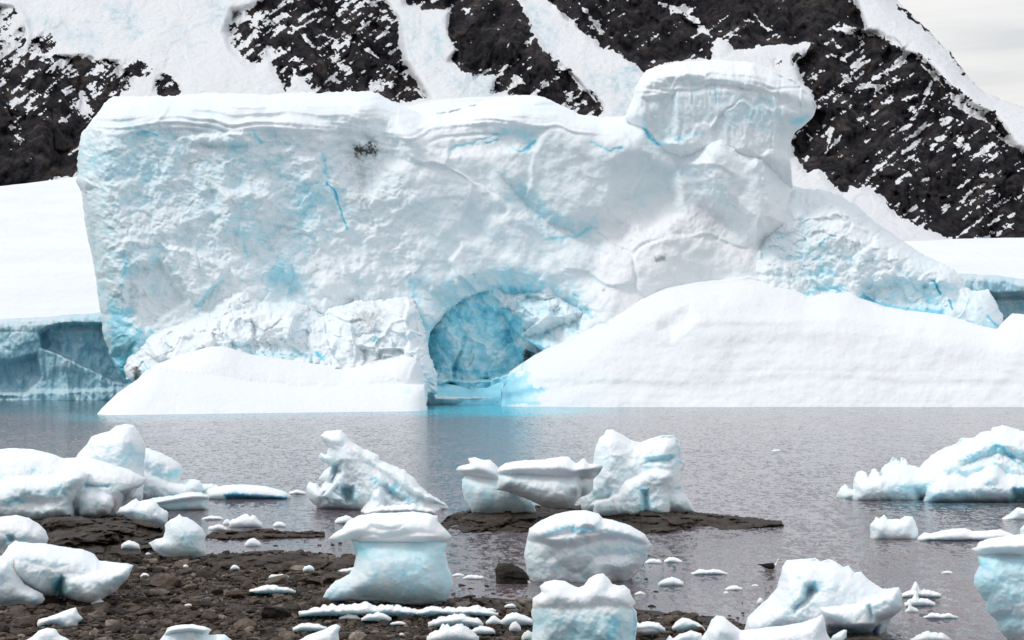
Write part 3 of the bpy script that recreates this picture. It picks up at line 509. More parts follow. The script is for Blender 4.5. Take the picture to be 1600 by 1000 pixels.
# ------------------------------------------------------------------ beach
HL = .16
def dland(py, h=HL): return (CAMH - h) * F / (py - HY)
def gxy(px, py): d = dwater(py); return ((px-800)/F*d, d)
SHORE = [(-900,806),(0,806),(60,808),(150,806),(240,812),(262,838),(250,862),(300,872),(345,868),(400,866),(470,866),(540,868),(556,872),(552,905),(600,935),(690,948),(720,940),(790,944),(850,942),(960,950),(1000,962),(1060,968),(1105,972),(1120,992),(1140,1030),(1200,1100),(1500,1500),(1500,2600),(-2600,2600),(-2600,806)]
SW = [gxy(*p) for p in SHORE]
bx = np.concatenate([np.arange(-60, -16, 1.5), np.arange(-16, 8, .16), np.arange(8, 40, 2)]); by_ = np.concatenate([np.arange(8, 38, 1.5), np.arange(38, 78, .16), [80, 84]])
BX, BY = np.meshgrid(bx, by_)
def beach_z(x, y):
    s = sdf(x + .5*fbm(x/1.5, y/1.5, 3, 601), y + .8*fbm(x/1.5+30, y/1.5, 3, 602), SW)
    return np.where(s < 0, .03 + .16*sst(0, 5, -s), .03 - .25*sst(0, 3, s)) + .05*fbm(x/.8, y/.8, 4, 603) + .05*fbm(x/3, y/3, 2, 604)
BZ = beach_z(BX, BY); idx = np.arange(BX.size).reshape(BX.shape)
Fq = np.stack([idx[:-1, :-1], idx[:-1, 1:], idx[1:, 1:], idx[1:, :-1]], -1).reshape(-1, 4)
o = link_mesh('beach', np.stack([BX, BY, BZ], -1).reshape(-1, 3), Fq, BEACH)
tag(o, 'dark gravel beach in the foreground', kind='structure')

# stones: a dozen angular shapes
import bmesh
def ico(sub):
    bm = bmesh.new(); bmesh.ops.create_icosphere(bm, subdivisions=sub, radius=1); bm.verts.ensure_lookup_table()
    V = np.array([v.co[:] for v in bm.verts]); Fc = np.array([[v.index for v in f.verts] for f in bm.faces]); bm.free(); return V, Fc
def stone_shape(rs, sub, flat=.6, npl=11, rough=.05):
    V, Fc = ico(sub); r = np.full(len(V), 1.25)
    for k in range(npl):
        n = rs.normal(size=3); n /= np.linalg.norm(n); dd = rs.uniform(.62, .95); c = V @ n
        r = np.minimum(r, np.where(c > .05, dd/np.maximum(c, .05), 9))
    W = V * r[:, None]; W = W * (1 + rough*fbm(W[:, 0]*3+5, W[:, 1]*3, 3, int(rs.integers(1e6)), z=W[:, 2]*3)[:, None]*2)
    W *= np.array([1, rs.uniform(.6, .95), flat*rs.uniform(.7, 1.2)]); return W, Fc
rs = np.random.default_rng(7)
SH_HI = [stone_shape(rs, 4) for _ in range(8)]; SH_LO = [stone_shape(rs, 2) for _ in range(10)]; SH_XS = [stone_shape(rs, 1, npl=8) for _ in range(8)]
def rotz(V, a, tx=0): 
    c, s = math.cos(a), math.sin(a); V = V @ np.array([[c, s, 0], [-s, c, 0], [0, 0, 1]])
    c, s = math.cos(tx), math.sin(tx); return V @ np.array([[1, 0, 0], [0, c, s], [0, -s, c]])
# random stones over the land seen by the camera
cand = []
nst = 27000
while len(cand) < nst:
    y = rs.uniform(40.5, 74, 4000); x = rs.uniform(-17, 6.5, 4000); px = 800 + x/y*F; py = HY + CAMH/y*F
    s = sdf(x, y, SW); p = np.where(s < 0, 1.0, .16*np.exp(-s/1.2)*(px < 1250)); p *= np.clip((66/y)**2.0, 0, 1.2)/1.9*np.where(y > 58, .5, 1)
    keep = (rs.uniform(size=4000) < p) & (px > -160) & (px < 1330)
    for a, b_ in zip(x[keep], y[keep]): cand.append((a, b_))
cand = np.array(cand[:nst]); size = np.clip(rs.lognormal(-3.3, .64, nst), .02, .36)
sd_ = sdf(cand[:, 0], cand[:, 1], SW); size = np.where(sd_ > 0, size*.8, size)
zc = beach_z(cand[:, 0], cand[:, 1])
appar = size / cand[:, 1]*(cand[:, 1] < 62)
pxx = 800 + cand[:, 0]/cand[:, 1]*F; pyy = HY + (CAMH)/cand[:, 1]*F
inview = (pxx > 5) & (pxx < 1180) & (pyy < 985)
appar = np.where(inview, appar, 0); order = np.argsort(-appar); IND = order[:290]; REST = order[290:]
stone_mesh = {}
for ki, (V, Fc) in enumerate(SH_HI):
    o = link_mesh('beach_stone', V, Fc, PEB, smooth=False, layers={'tone': np.full(len(V), ki/8.0)}); stone_mesh[ki] = o.data; bpy.data.objects.remove(o)
def zone(px, py):
    h = 'left' if px < 380 else ('middle' if px < 720 else 'right')
    if py < 905: return 'stone at the upper %s of the beach close to the water' % h
    if py < 950: return 'stone half way down the beach in the %s' % h
    return 'stone low on the beach at the bottom %s' % h
for n_, i in enumerate(IND):
    o = bpy.data.objects.new('beach_stone', stone_mesh[n_ % 8]); SC.collection.objects.link(o)
    x, y = cand[i]; s = size[i]*1.15; o.location = (x, y, zc[i] + s*.22); o.scale = (s, s, s); o.rotation_euler = (rs.uniform(-.3, .3), rs.uniform(-.3, .3), rs.uniform(0, 6.28))
    tag(o, 'grey brown ' + zone(pxx[i], pyy[i]), 'stone', 'loose stones on the gravel beach')
Vs, Fs, Ts, off = [], [], [], 0
for n_, i in enumerate(REST):
    V, Fc = (SH_LO if size[i]/cand[i, 1] > .0021 else SH_XS)[n_ % 8]
    V = rotz(V, rs.uniform(0, 6.28), rs.uniform(-.4, .4)) * size[i] + np.array([cand[i, 0], cand[i, 1], zc[i] + size[i]*.2])
    Vs.append(V); Fs.append(Fc + off); off += len(V); Ts.append(np.full(len(V), rs.uniform()))
o = link_mesh('pebbles', np.concatenate(Vs), np.concatenate(Fs), PEB, layers={'tone': np.concatenate(Ts)}, smooth=False)
tag(o, 'countless small brown pebbles covering the beach', 'pebbles', kind='stuff')

# ------------------------------------------------------------------ rocks traced from the shore
def rk_(name, comps, label, cat='rock', seed=1, amp=1.0, step=1.2, group=None, tone=.6, edge=2.0):
    d = comps[0]['d']; P = np.concatenate([np.array(c['P'], float) for c in comps]); hm = (P[:, 1].max()-P[:, 1].min())*d/F
    fl = 3.2 if comps[0]['dt'] > .04 else 1.0
    o = relief(name, comps, LEDGE, step=step, edge=edge, esc=9, seed=seed, nz=[('ridge', max(hm*1.2, .5), .16*amp*fl, seed, (.4, 1.6)), ('facet', .5, .12*amp*fl, seed+1, (.45, 1.8)), ('ridge', .35, .07*amp*fl, seed+4, (.4, 1.5)), ('fine', .12, .03*amp*fl, seed+2)],
               extra=lambda PX, PY, *a: {'tone': np.full(PX.shape, tone)})
    return tag(o, label, cat, group)
rk_('bedrock_outcrop', [C([(58,868),(60,835),(66,812),(85,808),(110,806),(150,811),(190,808),(222,812),(245,818),(256,828),(258,842),(246,852),(220,858),(225,872),(120,880),(70,880)], 56.6, .5, 2, 14, dt=.122),
    C([(60,870),(70,835),(95,828),(125,827),(150,838),(165,850),(160,880),(70,880)], 56.2, .6, 1, 14, dt=.09), C([(150,838),(160,829),(175,830),(186,838),(186,846),(165,850),(152,846)], 59.0, .5, .5, 7, dt=.06)],
    'broad dark bedrock outcrop below the big ice slabs at left', seed=211, amp=1.7, edge=2.5, tone=.45)
rk_('rock_reef', [C([(682,826),(692,812),(705,803),(725,798),(750,794),(800,791),(850,790),(900,789),(950,790),(1000,791),(1040,795),(1075,798),(1100,801),(1150,806),(1190,810),(1222,814),(1226,820),(1160,828),(1080,832),(1000,834),(900,836),(800,836),(720,833),(690,830)], 66.4, .8, 2, 9, dt=.16),
    C([(1000,795),(1050,800),(1090,806),(1085,822),(1040,834),(1000,834)], 66.3, .6, 1, 9, dt=.13), C([(740,800),(800,798),(800,812),(770,834),(720,832),(715,812)], 66.2, .6, 1, 9, dt=.13)],
    'low dark rock reef in the bay carrying three ice blocks', seed=221, amp=1.5, edge=2.5, tone=.45)
rk_('boulder', [C([(775,920),(774,890),(778,881),(790,879),(800,881),(812,886),(821,894),(827,902),(829,920)], dwater(911), .35, .4, 12, dt=.01)], 'dark square boulder standing alone in the shallows', seed=231, amp=.7, tone=.06)
rk_('shore_slab', [C([(325,878),(340,870),(365,866),(400,863),(425,867),(450,876),(440,884),(400,890),(340,890)], 54.4, .3, .8, 12, dt=.09)], 'flat grey slab on the water line right of the small ice stump', seed=241, amp=.8)
rk_('shore_slab', [C([(412,884),(430,872),(450,866),(475,864),(500,870),(512,880),(505,887),(470,892),(420,892)], 54.0, .3, .8, 14, dt=.09)], 'rounded olive slab on the water line left of the mushroom shaped ice', seed=251, amp=.7)
rk_('shore_slab', [C([(512,884),(525,876),(545,867),(560,866),(575,890),(515,892)], 53.8, .3, .8, 12, dt=.09)], 'olive slab half hidden behind the mushroom shaped ice', seed=261, amp=.7)
rk_('shore_slab', [C([(500,910),(505,898),(520,891),(540,894),(552,903),(545,915),(505,916)], 50.6, .3, .6, 12, dt=.06)], 'small round olive rock touching the foot of the mushroom shaped ice', seed=271, amp=.6)
rk_('rock_strip', [C([(318,845),(322,834),(345,827),(370,830),(395,826),(430,827),(455,831),(480,829),(508,832),(508,838),(470,840),(430,842),(390,844),(340,846)], dwater(843), .4, 1.2, 7, dt=.10)], 'thin strip of broken brown rock in the water behind the slabs', seed=281, amp=1.4, edge=3)
rk_('rock_strip', [C([(1025,966),(1040,958),(1060,953),(1075,958),(1092,962),(1096,968),(1070,974),(1035,972)], dwater(970), .3, .5, 7, dt=.05)], 'small black jagged rock strip in the shallows at bottom centre right', seed=285, amp=.9, edge=3)
rk_('stone_slab', [C([(1078,988),(1085,980),(1098,979),(1103,990),(1080,992)], dland(990), .2, .2, 7)], 'dark stone under the small ice lump at the bottom', seed=287, amp=.4)
rk_('stone_slab', [C([(1290,1012),(1320,997),(1360,993),(1395,1000),(1410,1015)], dwater(1010), .3, .5, 9)], 'dark wet rock beneath the big ice block at bottom right', seed=289, amp=.5)
rs2 = np.random.default_rng(5)
WR = [(708,928,9),(722,915,12),(748,903,16),(700,918,10),(735,920,9),(760,916,9),(716,935,12),(770,928,9),(800,932,14),(740,932,8),(520,852,10),(532,849,7),(430,853,9),(455,838,8),(470,862,14),(500,852,7),(1020,948,13),(985,953,10),(1008,962,9),(1100,968,9),(1140,962,7),(1160,958,6),(1180,960,9),(1160,942,4),(1053,886,6),(1025,925,8),(1180,915,4),(1345,905,4),(1375,918,9),(1010,905,7)]
for n_, (px, py, wpx) in enumerate(WR):
    d = dwater(py); s = wpx*.5*d/F; o = bpy.data.objects.new('wet_stone', stone_mesh[n_ % 8]); SC.collection.objects.link(o)
    o.location = ((px-800)/F*d, d, s*.05); o.scale = (s, s, s*.8); o.rotation_euler = (rs2.uniform(-.3, .3), 0, rs2.uniform(0, 6))
    tag(o, ('dark wet stone poking out of the water ' + ('beside the square boulder' if px > 690 and px < 810 else 'near the rock strip at left' if px < 690 else 'right of the bottom centre ice block')), 'stone', 'wet stones in the shallows')

# ------------------------------------------------------------------ ice on the shore
def ice(name, label, comps, cat='ice block', seed=1, paint=(), mods=(), dirt_shade=(), edge=1.1, amp=1.0, group=None, step=1.15, blue0=.08, parts=None, snow0=.10, snow_up=.75, esc=13, fs=1.0):
    P = np.concatenate([np.array(c['P'], float) for c in comps]); P = P[(P[:, 0] > -200)]
    d = comps[0]['d']; hm = min((P[:, 1].max()-P[:, 1].min()), (P[:, 0].max()-P[:, 0].min())*.9)*d/F
    nz = [('fbm', hm*.55, hm*.12*amp, seed), ('dimple', hm*.36*fs, hm*.012*amp, seed+1, (1, .8)), ('facet', hm*.5*fs, hm*.014*amp, seed+4), ('fbm', hm*.2*fs, hm*.026*amp, seed+2), ('ridge', hm*.17*fs, hm*.017*amp, seed+6), ('fine', max(hm*.06, .06), hm*.009*amp, seed+3)]
    mods = [(m_[0], m_[1], m_[2]*2.0 if m_[1] > 0 else m_[2]*1.3) for m_ in mods]; paint = [(q[0], q[1]*(1.7 if q[3] == 'area' else 1.15), q[2], q[3]) for q in paint]
    kw = dict(step=step, edge=edge, esc=esc, nz=nz, seed=seed, blue0=blue0+.035, snow0=snow0, snow_up=snow_up, blue_n=.10)
    if parts is None:
        o = relief(name, comps, GROW, paint=paint, mods=mods, dirt_shade=dirt_shade, **kw); return tag(o, label, cat, group)
    xs_ = P[:, 0]; d = comps[0]['d']; root = empty(name, ((xs_.mean()-800)/F*d, d, 0))
    for c in comps: c['k'] = max(c['k'], .32)
    k2 = dict(kw); k2['snow0'] = .08
    relief(root.name, comps, GROW, paint=paint, mods=mods, dirt_shade=dirt_shade, parent=root, split=(parts[0][0], parts[1][0], parts[1][1], parts[0][2].get('blue0', .1) - .08), **k2)
    return tag(root, label, cat, group)
CAPK = dict(blue0=.0, snow0=.55, snow_up=.6)
# mushroom block
d = dland(943)
ice('mushroom_ice_block', 'mushroom shaped ice block with a flat white cap and pale blue waist on the beach', [
    C([(503,936),(510,922),(524,908),(546,897),(553,885),(556,868),(552,850),(545,835),(690,832),(700,845),(697,862),(700,882),(706,900),(708,915),(703,930),(697,939),(680,943),(655,946),(625,945),(595,940),(550,939),(515,940)], d, 1.1, 1.0, 62),
    C([(512,842),(522,833),(535,826),(542,815),(560,806),(585,801),(620,801),(645,799),(668,802),(684,806),(684,815),(696,826),(706,838),(700,846),(680,849),(650,850),(620,848),(600,850),(575,847),(550,843),(530,846)], d, 1.28, 1.2, 34, dt=.004),
    C([(562,836),(585,830),(600,838),(620,836),(650,826),(684,832),(700,842),(660,848),(600,848),(560,846)], d-.25, 1.15, .5, 22, k=.3)],
    seed=301, parts=[('ice_stem', [0], dict(blue0=.19, snow0=.0, snow_up=.5)), ('snow_cap', [1, 2], CAPK)], amp=.55, mods=[([(575,812),(610,822),(640,815),(625,830),(590,835),(570,828)], .35, 8), ([(500,900),(560,880),(590,945),(500,950)], .25, 30)],
    paint=[([(560,855),(620,860),(690,853)], 14, .12, 'line'), ([(585,822),(605,828),(618,820)], 7, .14, 'line')])
# rounded block in the water
d = dwater(905)
ice('rounded_ice_block', 'rounded ice block with a crested white top and hollow blue side beside the square boulder', [
    C([(824,898),(819,868),(823,842),(827,826),(845,813),(860,806),(872,802),(890,798),(912,797),(935,802),(942,810),(960,813),(985,821),(1008,835),(1014,845),(1019,852),(1012,862),(1010,876),(1000,890),(988,903),(972,914),(940,925),(830,925)], d, 1.15, 1.0, 60),
    C([(823,842),(827,826),(845,813),(860,806),(872,802),(890,798),(912,797),(935,802),(942,810),(960,813),(985,821),(1008,835),(1016,848),(1000,852),(970,846),(940,850),(910,862),(885,866),(862,864),(840,850)], d-.15, 1.35, .6, 30, k=.25)],
    seed=311, mods=[([(860,868),(900,865),(940,852),(1000,856),(1005,868),(975,880),(940,885),(930,925),(870,925)], .55, 24), ([(845,835),(900,815),(905,830),(950,825),(955,832),(900,842),(850,845)], .22, 7), ([(905,800),(940,803),(944,818),(930,828),(905,824)], -.25, 6), ([(935,880),(950,862),(1000,868),(1005,885),(975,910),(945,900)], -.25, 18)],
    paint=[([(858,832),(880,824),(895,816)], 3, .28, 'line'), ([(893,840),(898,826),(912,829),(930,826)], 3, .40, 'line'), ([(880,870),(920,865),(940,885),(920,905),(890,905)], 16, .22, 'area'), ([(940,855),(1000,860)], 10, .16, 'line'), ([(825,860),(840,900)], 12, .05, 'line')], blue0=.08)
# front block
d = dland(1018)
ice('squat_ice_block', 'squat ice block with a lumpy white top at the bottom edge near the centre', [
    C([(834,945),(830,955),(833,975),(830,1000),(832,1035),(995,1035),(993,1000),(996,970),(994,955),(987,945),(980,930),(900,925),(840,930)], d, .95, .8, 45),
    C([(832,948),(832,935),(846,925),(843,916),(851,909),(865,906),(882,908),(893,914),(903,918),(912,914),(920,904),(932,897),(942,895),(950,902),(957,913),(966,915),(975,914),(985,922),(987,932),(993,942),(985,955),(950,955),(900,960),(860,958),(840,955)], d, 1.0, .7, 34, k=.15)],
    seed=321, parts=[('ice_base', [0], dict(blue0=.15, snow0=.05)), ('snow_cap', [1], CAPK)], amp=.9, paint=[([(960,975),(955,1000)], 8, .2, 'line'), ([(850,970),(900,975),(930,1000)], 14, .08, 'line')])
# reef blocks
d = 71.5
ice('urn_ice_block', 'urn shaped ice block, leftmost of the three on the rock reef', [
    C([(722,762),(722,750),(728,742),(785,742),(812,755),(835,790),(838,800),(740,806),(736,797),(726,782)], d, 1.1, .9, 38), 
    C([(712,734),(717,729),(724,726),(734,724),(731,716),(742,715),(755,718),(766,719),(775,727),(786,740),(782,752),(760,749),(740,744),(726,741)], d, 1.22, .8, 18)],
    seed=331, parts=[('ice_bowl', [0], dict(blue0=.17, snow0=.0)), ('snow_cap', [1], CAPK)], amp=.5)
d = 70.0
ice('wedge_ice_block', 'boat shaped grey white ice wedge balanced in the middle of the rock reef', [
    C([(776,765),(778,748),(776,735),(830,735),(900,738),(928,740),(927,765),(922,772),(905,778),(900,786),(890,794),(868,796),(848,791),(825,781),(800,771)], d, 1.3, 1.0, 34),
    C([(776,738),(780,731),(790,723),(820,719),(850,718),(875,713),(888,713),(900,724),(906,720),(912,715),(920,724),(938,726),(943,729),(935,742),(925,752),(905,748),(880,748),(850,746),(800,744),(780,743)], d, 1.42, .8, 20)],
    seed=341, parts=[('ice_keel', [0], dict(blue0=.10, snow0=.1, snow_up=.6)), ('snow_cap', [1], CAPK)], amp=.75, mods=[([(900,735),(945,725),(935,780),(900,795)], .8, 5)], paint=[([(785,742),(815,741),(835,743)], 3, .25, 'line'), ([(850,727),(880,726)], 4, .16, 'line')])
d = 72.6
ice('twin_peak_ice_block', 'tall twin peaked ice block with blue hollows, rightmost on the rock reef', [
    C([(926,725),(930,700),(937,683),(943,680),(948,671),(958,671),(968,677),(985,687),(1000,691),(1020,684),(1038,679),(1052,680),(1062,690),(1065,705),(1066,720),(1071,724),(1066,735),(1066,752),(1070,770),(1078,783),(1086,800),(1030,810),(910,808),(905,775),(915,755)], d, 1.6, 1.2, 42),
    C([(972,752),(985,744),(1000,737),(1015,730),(1030,729),(1048,735),(1052,742),(1045,760),(1048,790),(1045,812),(925,812),(930,780),(965,770)], d-1.0, 1.2, .6, 18, k=.2)],
    seed=351, mods=[([(998,728),(1012,714),(1050,708),(1060,715),(1050,730),(1030,728)], .8, 9), ([(998,765),(1018,760),(1022,812),(1000,812)], .7, 8), ([(920,765),(960,762),(965,790),(915,795)], .5, 12)],
    paint=[([(998,728),(1012,714),(1050,708),(1060,715),(1050,730),(1030,728)], 7, .30, 'area'), ([(998,762),(1018,758),(1024,812),(998,812)], 7, .28, 'area'), ([(915,760),(960,750),(965,800),(910,800)], 10, .14, 'area'), ([(1070,765),(1085,800)], 10, .12, 'line')], blue0=.06)
# pyramid
d = dwater(793)
ice('pyramid_ice_block', 'pyramid shaped ice ruin leaning left with columns and blue hollows in the bay', [
    C([(500,681),(508,674),(522,671),(534,672),(542,681),(552,692),(570,702),(592,711),(594,718),(612,726),(632,735),(647,746),(655,758),(672,772),(700,790),(702,800),(560,808),(520,800),(500,798),(482,780),(478,760),(484,752),(498,757),(500,762),(507,752),(498,748),(507,735),(514,728),(498,716),(500,707),(510,710),(513,700),(505,690)], d, 1.8, 1.4, 34),
    C([(501,682),(508,674),(522,671),(534,672),(542,681),(552,692),(570,702),(592,711),(594,718),(612,726),(632,735),(647,746),(655,758),(672,772),(698,790),(650,778),(620,762),(590,740),(560,725),(530,715),(512,700)], d-.6, 1.7, .8, 12, dt=.01, k=.2),
    C([(535,735),(545,722),(570,722),(600,735),(640,765),(690,795),(690,808),(560,808),(560,770),(545,760),(532,755)], d-.5, 1.3, .8, 20, k=.3), C([(560,800),(575,785),(582,770),(592,762),(600,772),(602,790),(640,800),(640,812),(560,812)], d-1.6, 1.0, .5, 14, k=.2)],
    seed=361, mods=[([(530,758),(555,756),(560,770),(552,788),(538,790),(528,775)], 1.1, 7), ([(590,758),(605,752),(618,765),(640,778),(630,788),(610,785)], .9, 8), ([(515,725),(535,715),(538,740),(520,760),(512,755)], 1.0, 6), ([(500,762),(525,768),(522,795),(495,790)], .7, 8)],
    paint=[([(530,758),(555,756),(560,770),(552,788),(538,790),(528,775)], 6, .18, 'area'), ([(585,752),(610,762),(625,772),(650,785)], 7, .22, 'line'), ([(575,735),(585,748)], 6, .2, 'line'), ([(615,765),(622,760)], 4, .35, 'line'), ([(480,755),(520,790)], 15, .10, 'line'), ([(510,715),(530,740),(520,760)], 10, .14, 'line')], blue0=.08, amp=1.25, edge=2.2, esc=9)
ice('ice_prong', 'stubby ice prong sticking up from the left foot of the pyramid shaped ice', [C([(503,775),(512,765),(520,756),(525,752),(528,758),(520,768),(532,775),(538,781),(528,783),(512,779)], d-1.7, .2, .2, 5)], seed=362, edge=.5, blue0=.12, cat='ice fragment')
# right berg
d = dwater(780) + 1.5
ice('jagged_ice_floe', 'jagged pale blue small berg rising to the right edge of the bay', [
    C([(1302,790),(1306,776),(1314,762),(1320,756),(1327,763),(1333,764),(1333,750),(1338,738),(1347,735),(1353,738),(1358,744),(1361,733),(1368,731),(1376,741),(1379,729),(1390,722),(1395,714),(1401,716),(1406,722),(1408,714),(1416,718),(1420,725),(1437,731),(1442,722),(1455,712),(1475,700),(1495,692),(1501,685),(1520,684),(1535,675),(1548,673),(1550,668),(1565,664),(1580,668),(1600,673),(1640,676),(1700,690),(1720,790)], d, 2.6, 2.2, 55),
    C([(1440,790),(1450,760),(1470,745),(1500,740),(1510,745),(1530,735),(1545,727),(1560,728),(1572,740),(1600,742),(1700,750),(1700,790)], d-2.0, 1.8, 1, 26, k=.5), C([(1330,790),(1340,752),(1365,745),(1390,740),(1430,748),(1440,790)], d-1.2, 1.2, .8, 22, k=.5)],
    seed=371, mods=[([(1490,720),(1555,690),(1600,700),(1700,720),(1700,742),(1600,740),(1560,725),(1530,732),(1500,740)], .9, 14), ([(1575,775),(1580,760),(1640,760),(1640,795),(1575,795)], .8, 8)],
    paint=[([(1553,692),(1575,710),(1595,728),(1620,745)], 3.5, .42, 'line'), ([(1520,715),(1530,728)], 3, .25, 'line'), ([(1490,720),(1555,692),(1600,700),(1700,720),(1700,742),(1600,740),(1560,725),(1500,740)], 9, .17, 'area'), ([(1575,775),(1582,762),(1640,760),(1640,795),(1575,795)], 6, .35, 'area'), ([(1390,745),(1420,760),(1450,765)], 16, .13, 'line')], blue0=.17, edge=2.2, esc=8, snow0=.1)
# left group
d = dwater(806)
ice('ice_slab', 'wide stranded ice slab with a white snow top at the left edge above the outcrop', [
    C([(-90,705),(-40,699),(0,702),(22,700),(48,702),(75,707),(100,716),(130,714),(162,721),(200,733),(230,748),(223,757),(214,764),(208,778),(196,792),(184,803),(160,812),(-90,818)], d, 1.8, 2.0, 50, dt=.006),
    C([(-90,760),(0,755),(14,745),(40,744),(70,743),(92,738),(120,733),(141,741),(133,755),(122,765),(114,785),(118,812),(60,820),(-90,820)], d-1.3, 1.6, 1, 24, k=.3),
    C([(120,775),(135,765),(160,768),(175,775),(178,790),(170,803),(150,810),(125,808)], d-1.1, 1.1, .6, 16, k=.3)],
    seed=381, mods=[([(185,765),(215,758),(200,800),(178,805),(182,785)], .9, 8), ([(10,775),(40,770),(110,770),(100,800),(20,805)], .5, 16), ([(128,752),(175,756),(172,764),(130,766)], .6, 6)],
    paint=[([(132,762),(155,762),(172,758)], 3.5, .35, 'line'), ([(15,783),(38,783)], 3, .42, 'line'), ([(-40,775),(60,770),(110,770)], 12, .13, 'line'), ([(0,765),(-40,790)], 14, .14, 'line')], blue0=.05)
d = dwater(788)
ice('domed_ice_chunk', 'tall domed ice chunk perched behind the wide slab at left', [
    C([(116,718),(124,706),(136,694),(142,682),(158,677),(170,674),(182,665),(198,662),(210,665),(221,680),(228,697),(227,712),(224,728),(226,748),(222,790),(150,790),(120,760)], d, 1.6, 1.3, 44)],
    seed=391, mods=[([(190,680),(215,690),(220,730),(190,725)], .3, 14)], paint=[([(195,690),(220,720)], 10, .10, 'line'), ([(160,712),(195,722)], 9, .14, 'line')], blue0=.07)
d = dwater(778)
ice('sloping_ice_block', 'low sloping ice block behind the domed chunk, trailing down into the water', [
    C([(205,702),(226,699),(240,704),(256,709),(272,717),(284,729),(287,738),(282,750),(300,748),(313,751),(318,760),(316,772),(300,785),(195,790)], d, 1.5, 1.3, 26), C([(200,745),(225,735),(245,742),(262,752),(285,755),(300,762),(300,788),(200,790)], d-1, 1, .6, 18, k=.3)],
    seed=401, paint=[([(240,738),(265,745),(278,735)], 6, .2, 'line')], blue0=.10, edge=2)
ice('ice_lump', 'craggy ice lump resting on the outcrop just left of the small ice stump', [C([(184,800),(190,792),(203,784),(212,779),(218,784),(232,780),(243,783),(250,792),(262,800),(262,822),(215,822),(200,810)], dland(816, .3), .7, .6, 18)], seed=411, blue0=.12, edge=2)
ice('flat_ice_slab', 'flat tilted ice slab floating behind the craggy lump at left', [C([(214,785),(240,778),(270,774),(292,769),(312,769),(326,773),(327,778),(326,800),(280,803),(240,803)], dwater(795), .9, .9, 14, dt=.01), C([(225,784),(270,776),(300,770),(326,774),(326,779),(280,783),(240,790)], dwater(795)-.3, 1.0, .6, 8)], seed=421, parts=[('slab_body', [0], dict(blue0=.2, snow0=0)), ('snow_cap', [1], CAPK)], amp=.4)
ice('turquoise_ice_floe', 'long low ice floe with a turquoise underside floating in the bay at left', [C([(318,772),(325,764),(340,760),(358,757),(385,757),(410,759),(430,763),(445,768),(454,775),(450,787),(350,789),(318,785)], dwater(780)+.6, .9, 1.0, 18)],
    seed=431, mods=[([(350,771),(400,772),(450,776),(450,795),(350,795)], .45, 4)], paint=[([(350,771),(400,772),(452,776),(450,792),(352,792)], 3, .62, 'area')], amp=.5, cat='ice floe')
ice('ice_floe', 'low strip of ice rubble joining the sloping block and the turquoise floe', [C([(285,762),(300,756),(330,757),(345,760),(345,778),(290,778)], dwater(772)+1, .5, .5, 8)], seed=433, edge=3, cat='ice floe')
d = dland(871)
ice('ice_stump', 'small tapering ice stump standing at the water edge behind the gravel beach', [
    C([(232,848),(242,843),(255,840),(258,830),(257,820),(266,812),(275,808),(280,803),(285,807),(292,808),(305,816),(316,825),(321,835),(320,850),(323,868),(305,874),(275,874),(255,870),(240,860)], d, .7, .6, 30)], seed=441, blue0=.10, amp=.6, paint=[([(285,830),(295,855)], 14, .10, 'line')])
d = dland(872)
ice('domed_ice_block', 'domed ice block with a small blue hole at the left edge', [C([(-60,820),(-20,812),(0,807),(25,805),(45,809),(60,818),(72,830),(76,842),(72,856),(60,866),(30,880),(-60,890)], d, .9, .8, 34)], seed=451,
    mods=[([(8,835),(20,834),(30,843),(20,850),(10,850)], .4, 4)], paint=[([(8,835),(20,834),(32,844),(20,850),(10,850)], 3, .45, 'area')], blue0=.08)
d = dland(942)
ice('angular_ice_block', 'large angular ice block with a pointed right end and dark blue gap at lower left', [
    C([(-60,880),(0,872),(14,852),(24,845),(45,848),(70,849),(100,854),(130,858),(148,866),(155,876),(180,879),(200,880),(209,884),(204,895),(200,905),(188,915),(180,925),(160,935),(142,944),(115,940),(95,930),(70,935),(40,925),(0,920),(-60,920)], d, 1.1, 1.0, 42),
    C([(98,905),(110,896),(140,890),(170,888),(205,884),(203,900),(190,912),(178,926),(158,938),(140,944),(118,938),(102,928)], d-.5, .75, .4, 22, k=.12)],
    seed=461, mods=[([(82,915),(95,895),(104,902),(102,935),(80,935)], .7, 6), ([(28,868),(70,870),(120,880),(90,900),(45,895)], .18, 14)], paint=[([(84,905),(98,900),(103,915),(103,938),(82,938)], 5, .42, 'area'), ([(110,880),(150,885)], 8, .12, 'line')], blue0=.08)
d = dland(949)
ice('leaning_ice_piece', 'scooped ice piece at the left edge in front of the angular block', [C([(-60,875),(0,868),(16,872),(25,872),(22,885),(30,900),(38,912),(55,922),(67,928),(71,936),(66,943),(50,949),(30,945),(0,950),(-60,955)], d, .7, .6, 30)], seed=471, blue0=.10, amp=.8)
ice('ice_shard', 'spiky white ice shard lying on stones at lower left', [C([(57,974),(60,968),(75,964),(92,958),(108,952),(119,949),(121,957),(130,967),(121,973),(120,983),(105,984),(92,977),(80,974),(66,978),(60,983)], dland(982), .3, .3, 12)], seed=481, blue0=0, cat='ice fragment', snow0=.5)
ice('ice_shard', 'white peaked ice lump cut by the bottom edge at lower left', [C([(36,1003),(52,994),(62,984),(74,981),(87,983),(93,992),(108,999),(112,1025),(36,1025)], dland(1012), .35, .3, 14)], seed=491, blue0=0, snow0=.5)
d = dland(1015)
ice('flat_topped_ice_block', 'flat topped ice block cut by the bottom edge between two shards', [C([(236,1030),(248,1002),(256,992),(262,981),(275,977),(300,975),(320,979),(331,984),(325,992),(350,991),(362,1000),(366,1030)], d, .6, .5, 20), C([(256,992),(262,981),(275,977),(300,975),(320,979),(331,984),(322,990),(290,988)], d-.2, .6, .3, 9)], seed=501, parts=[('ice_body', [0], dict(blue0=.13)), ('snow_cap', [1], CAPK)])
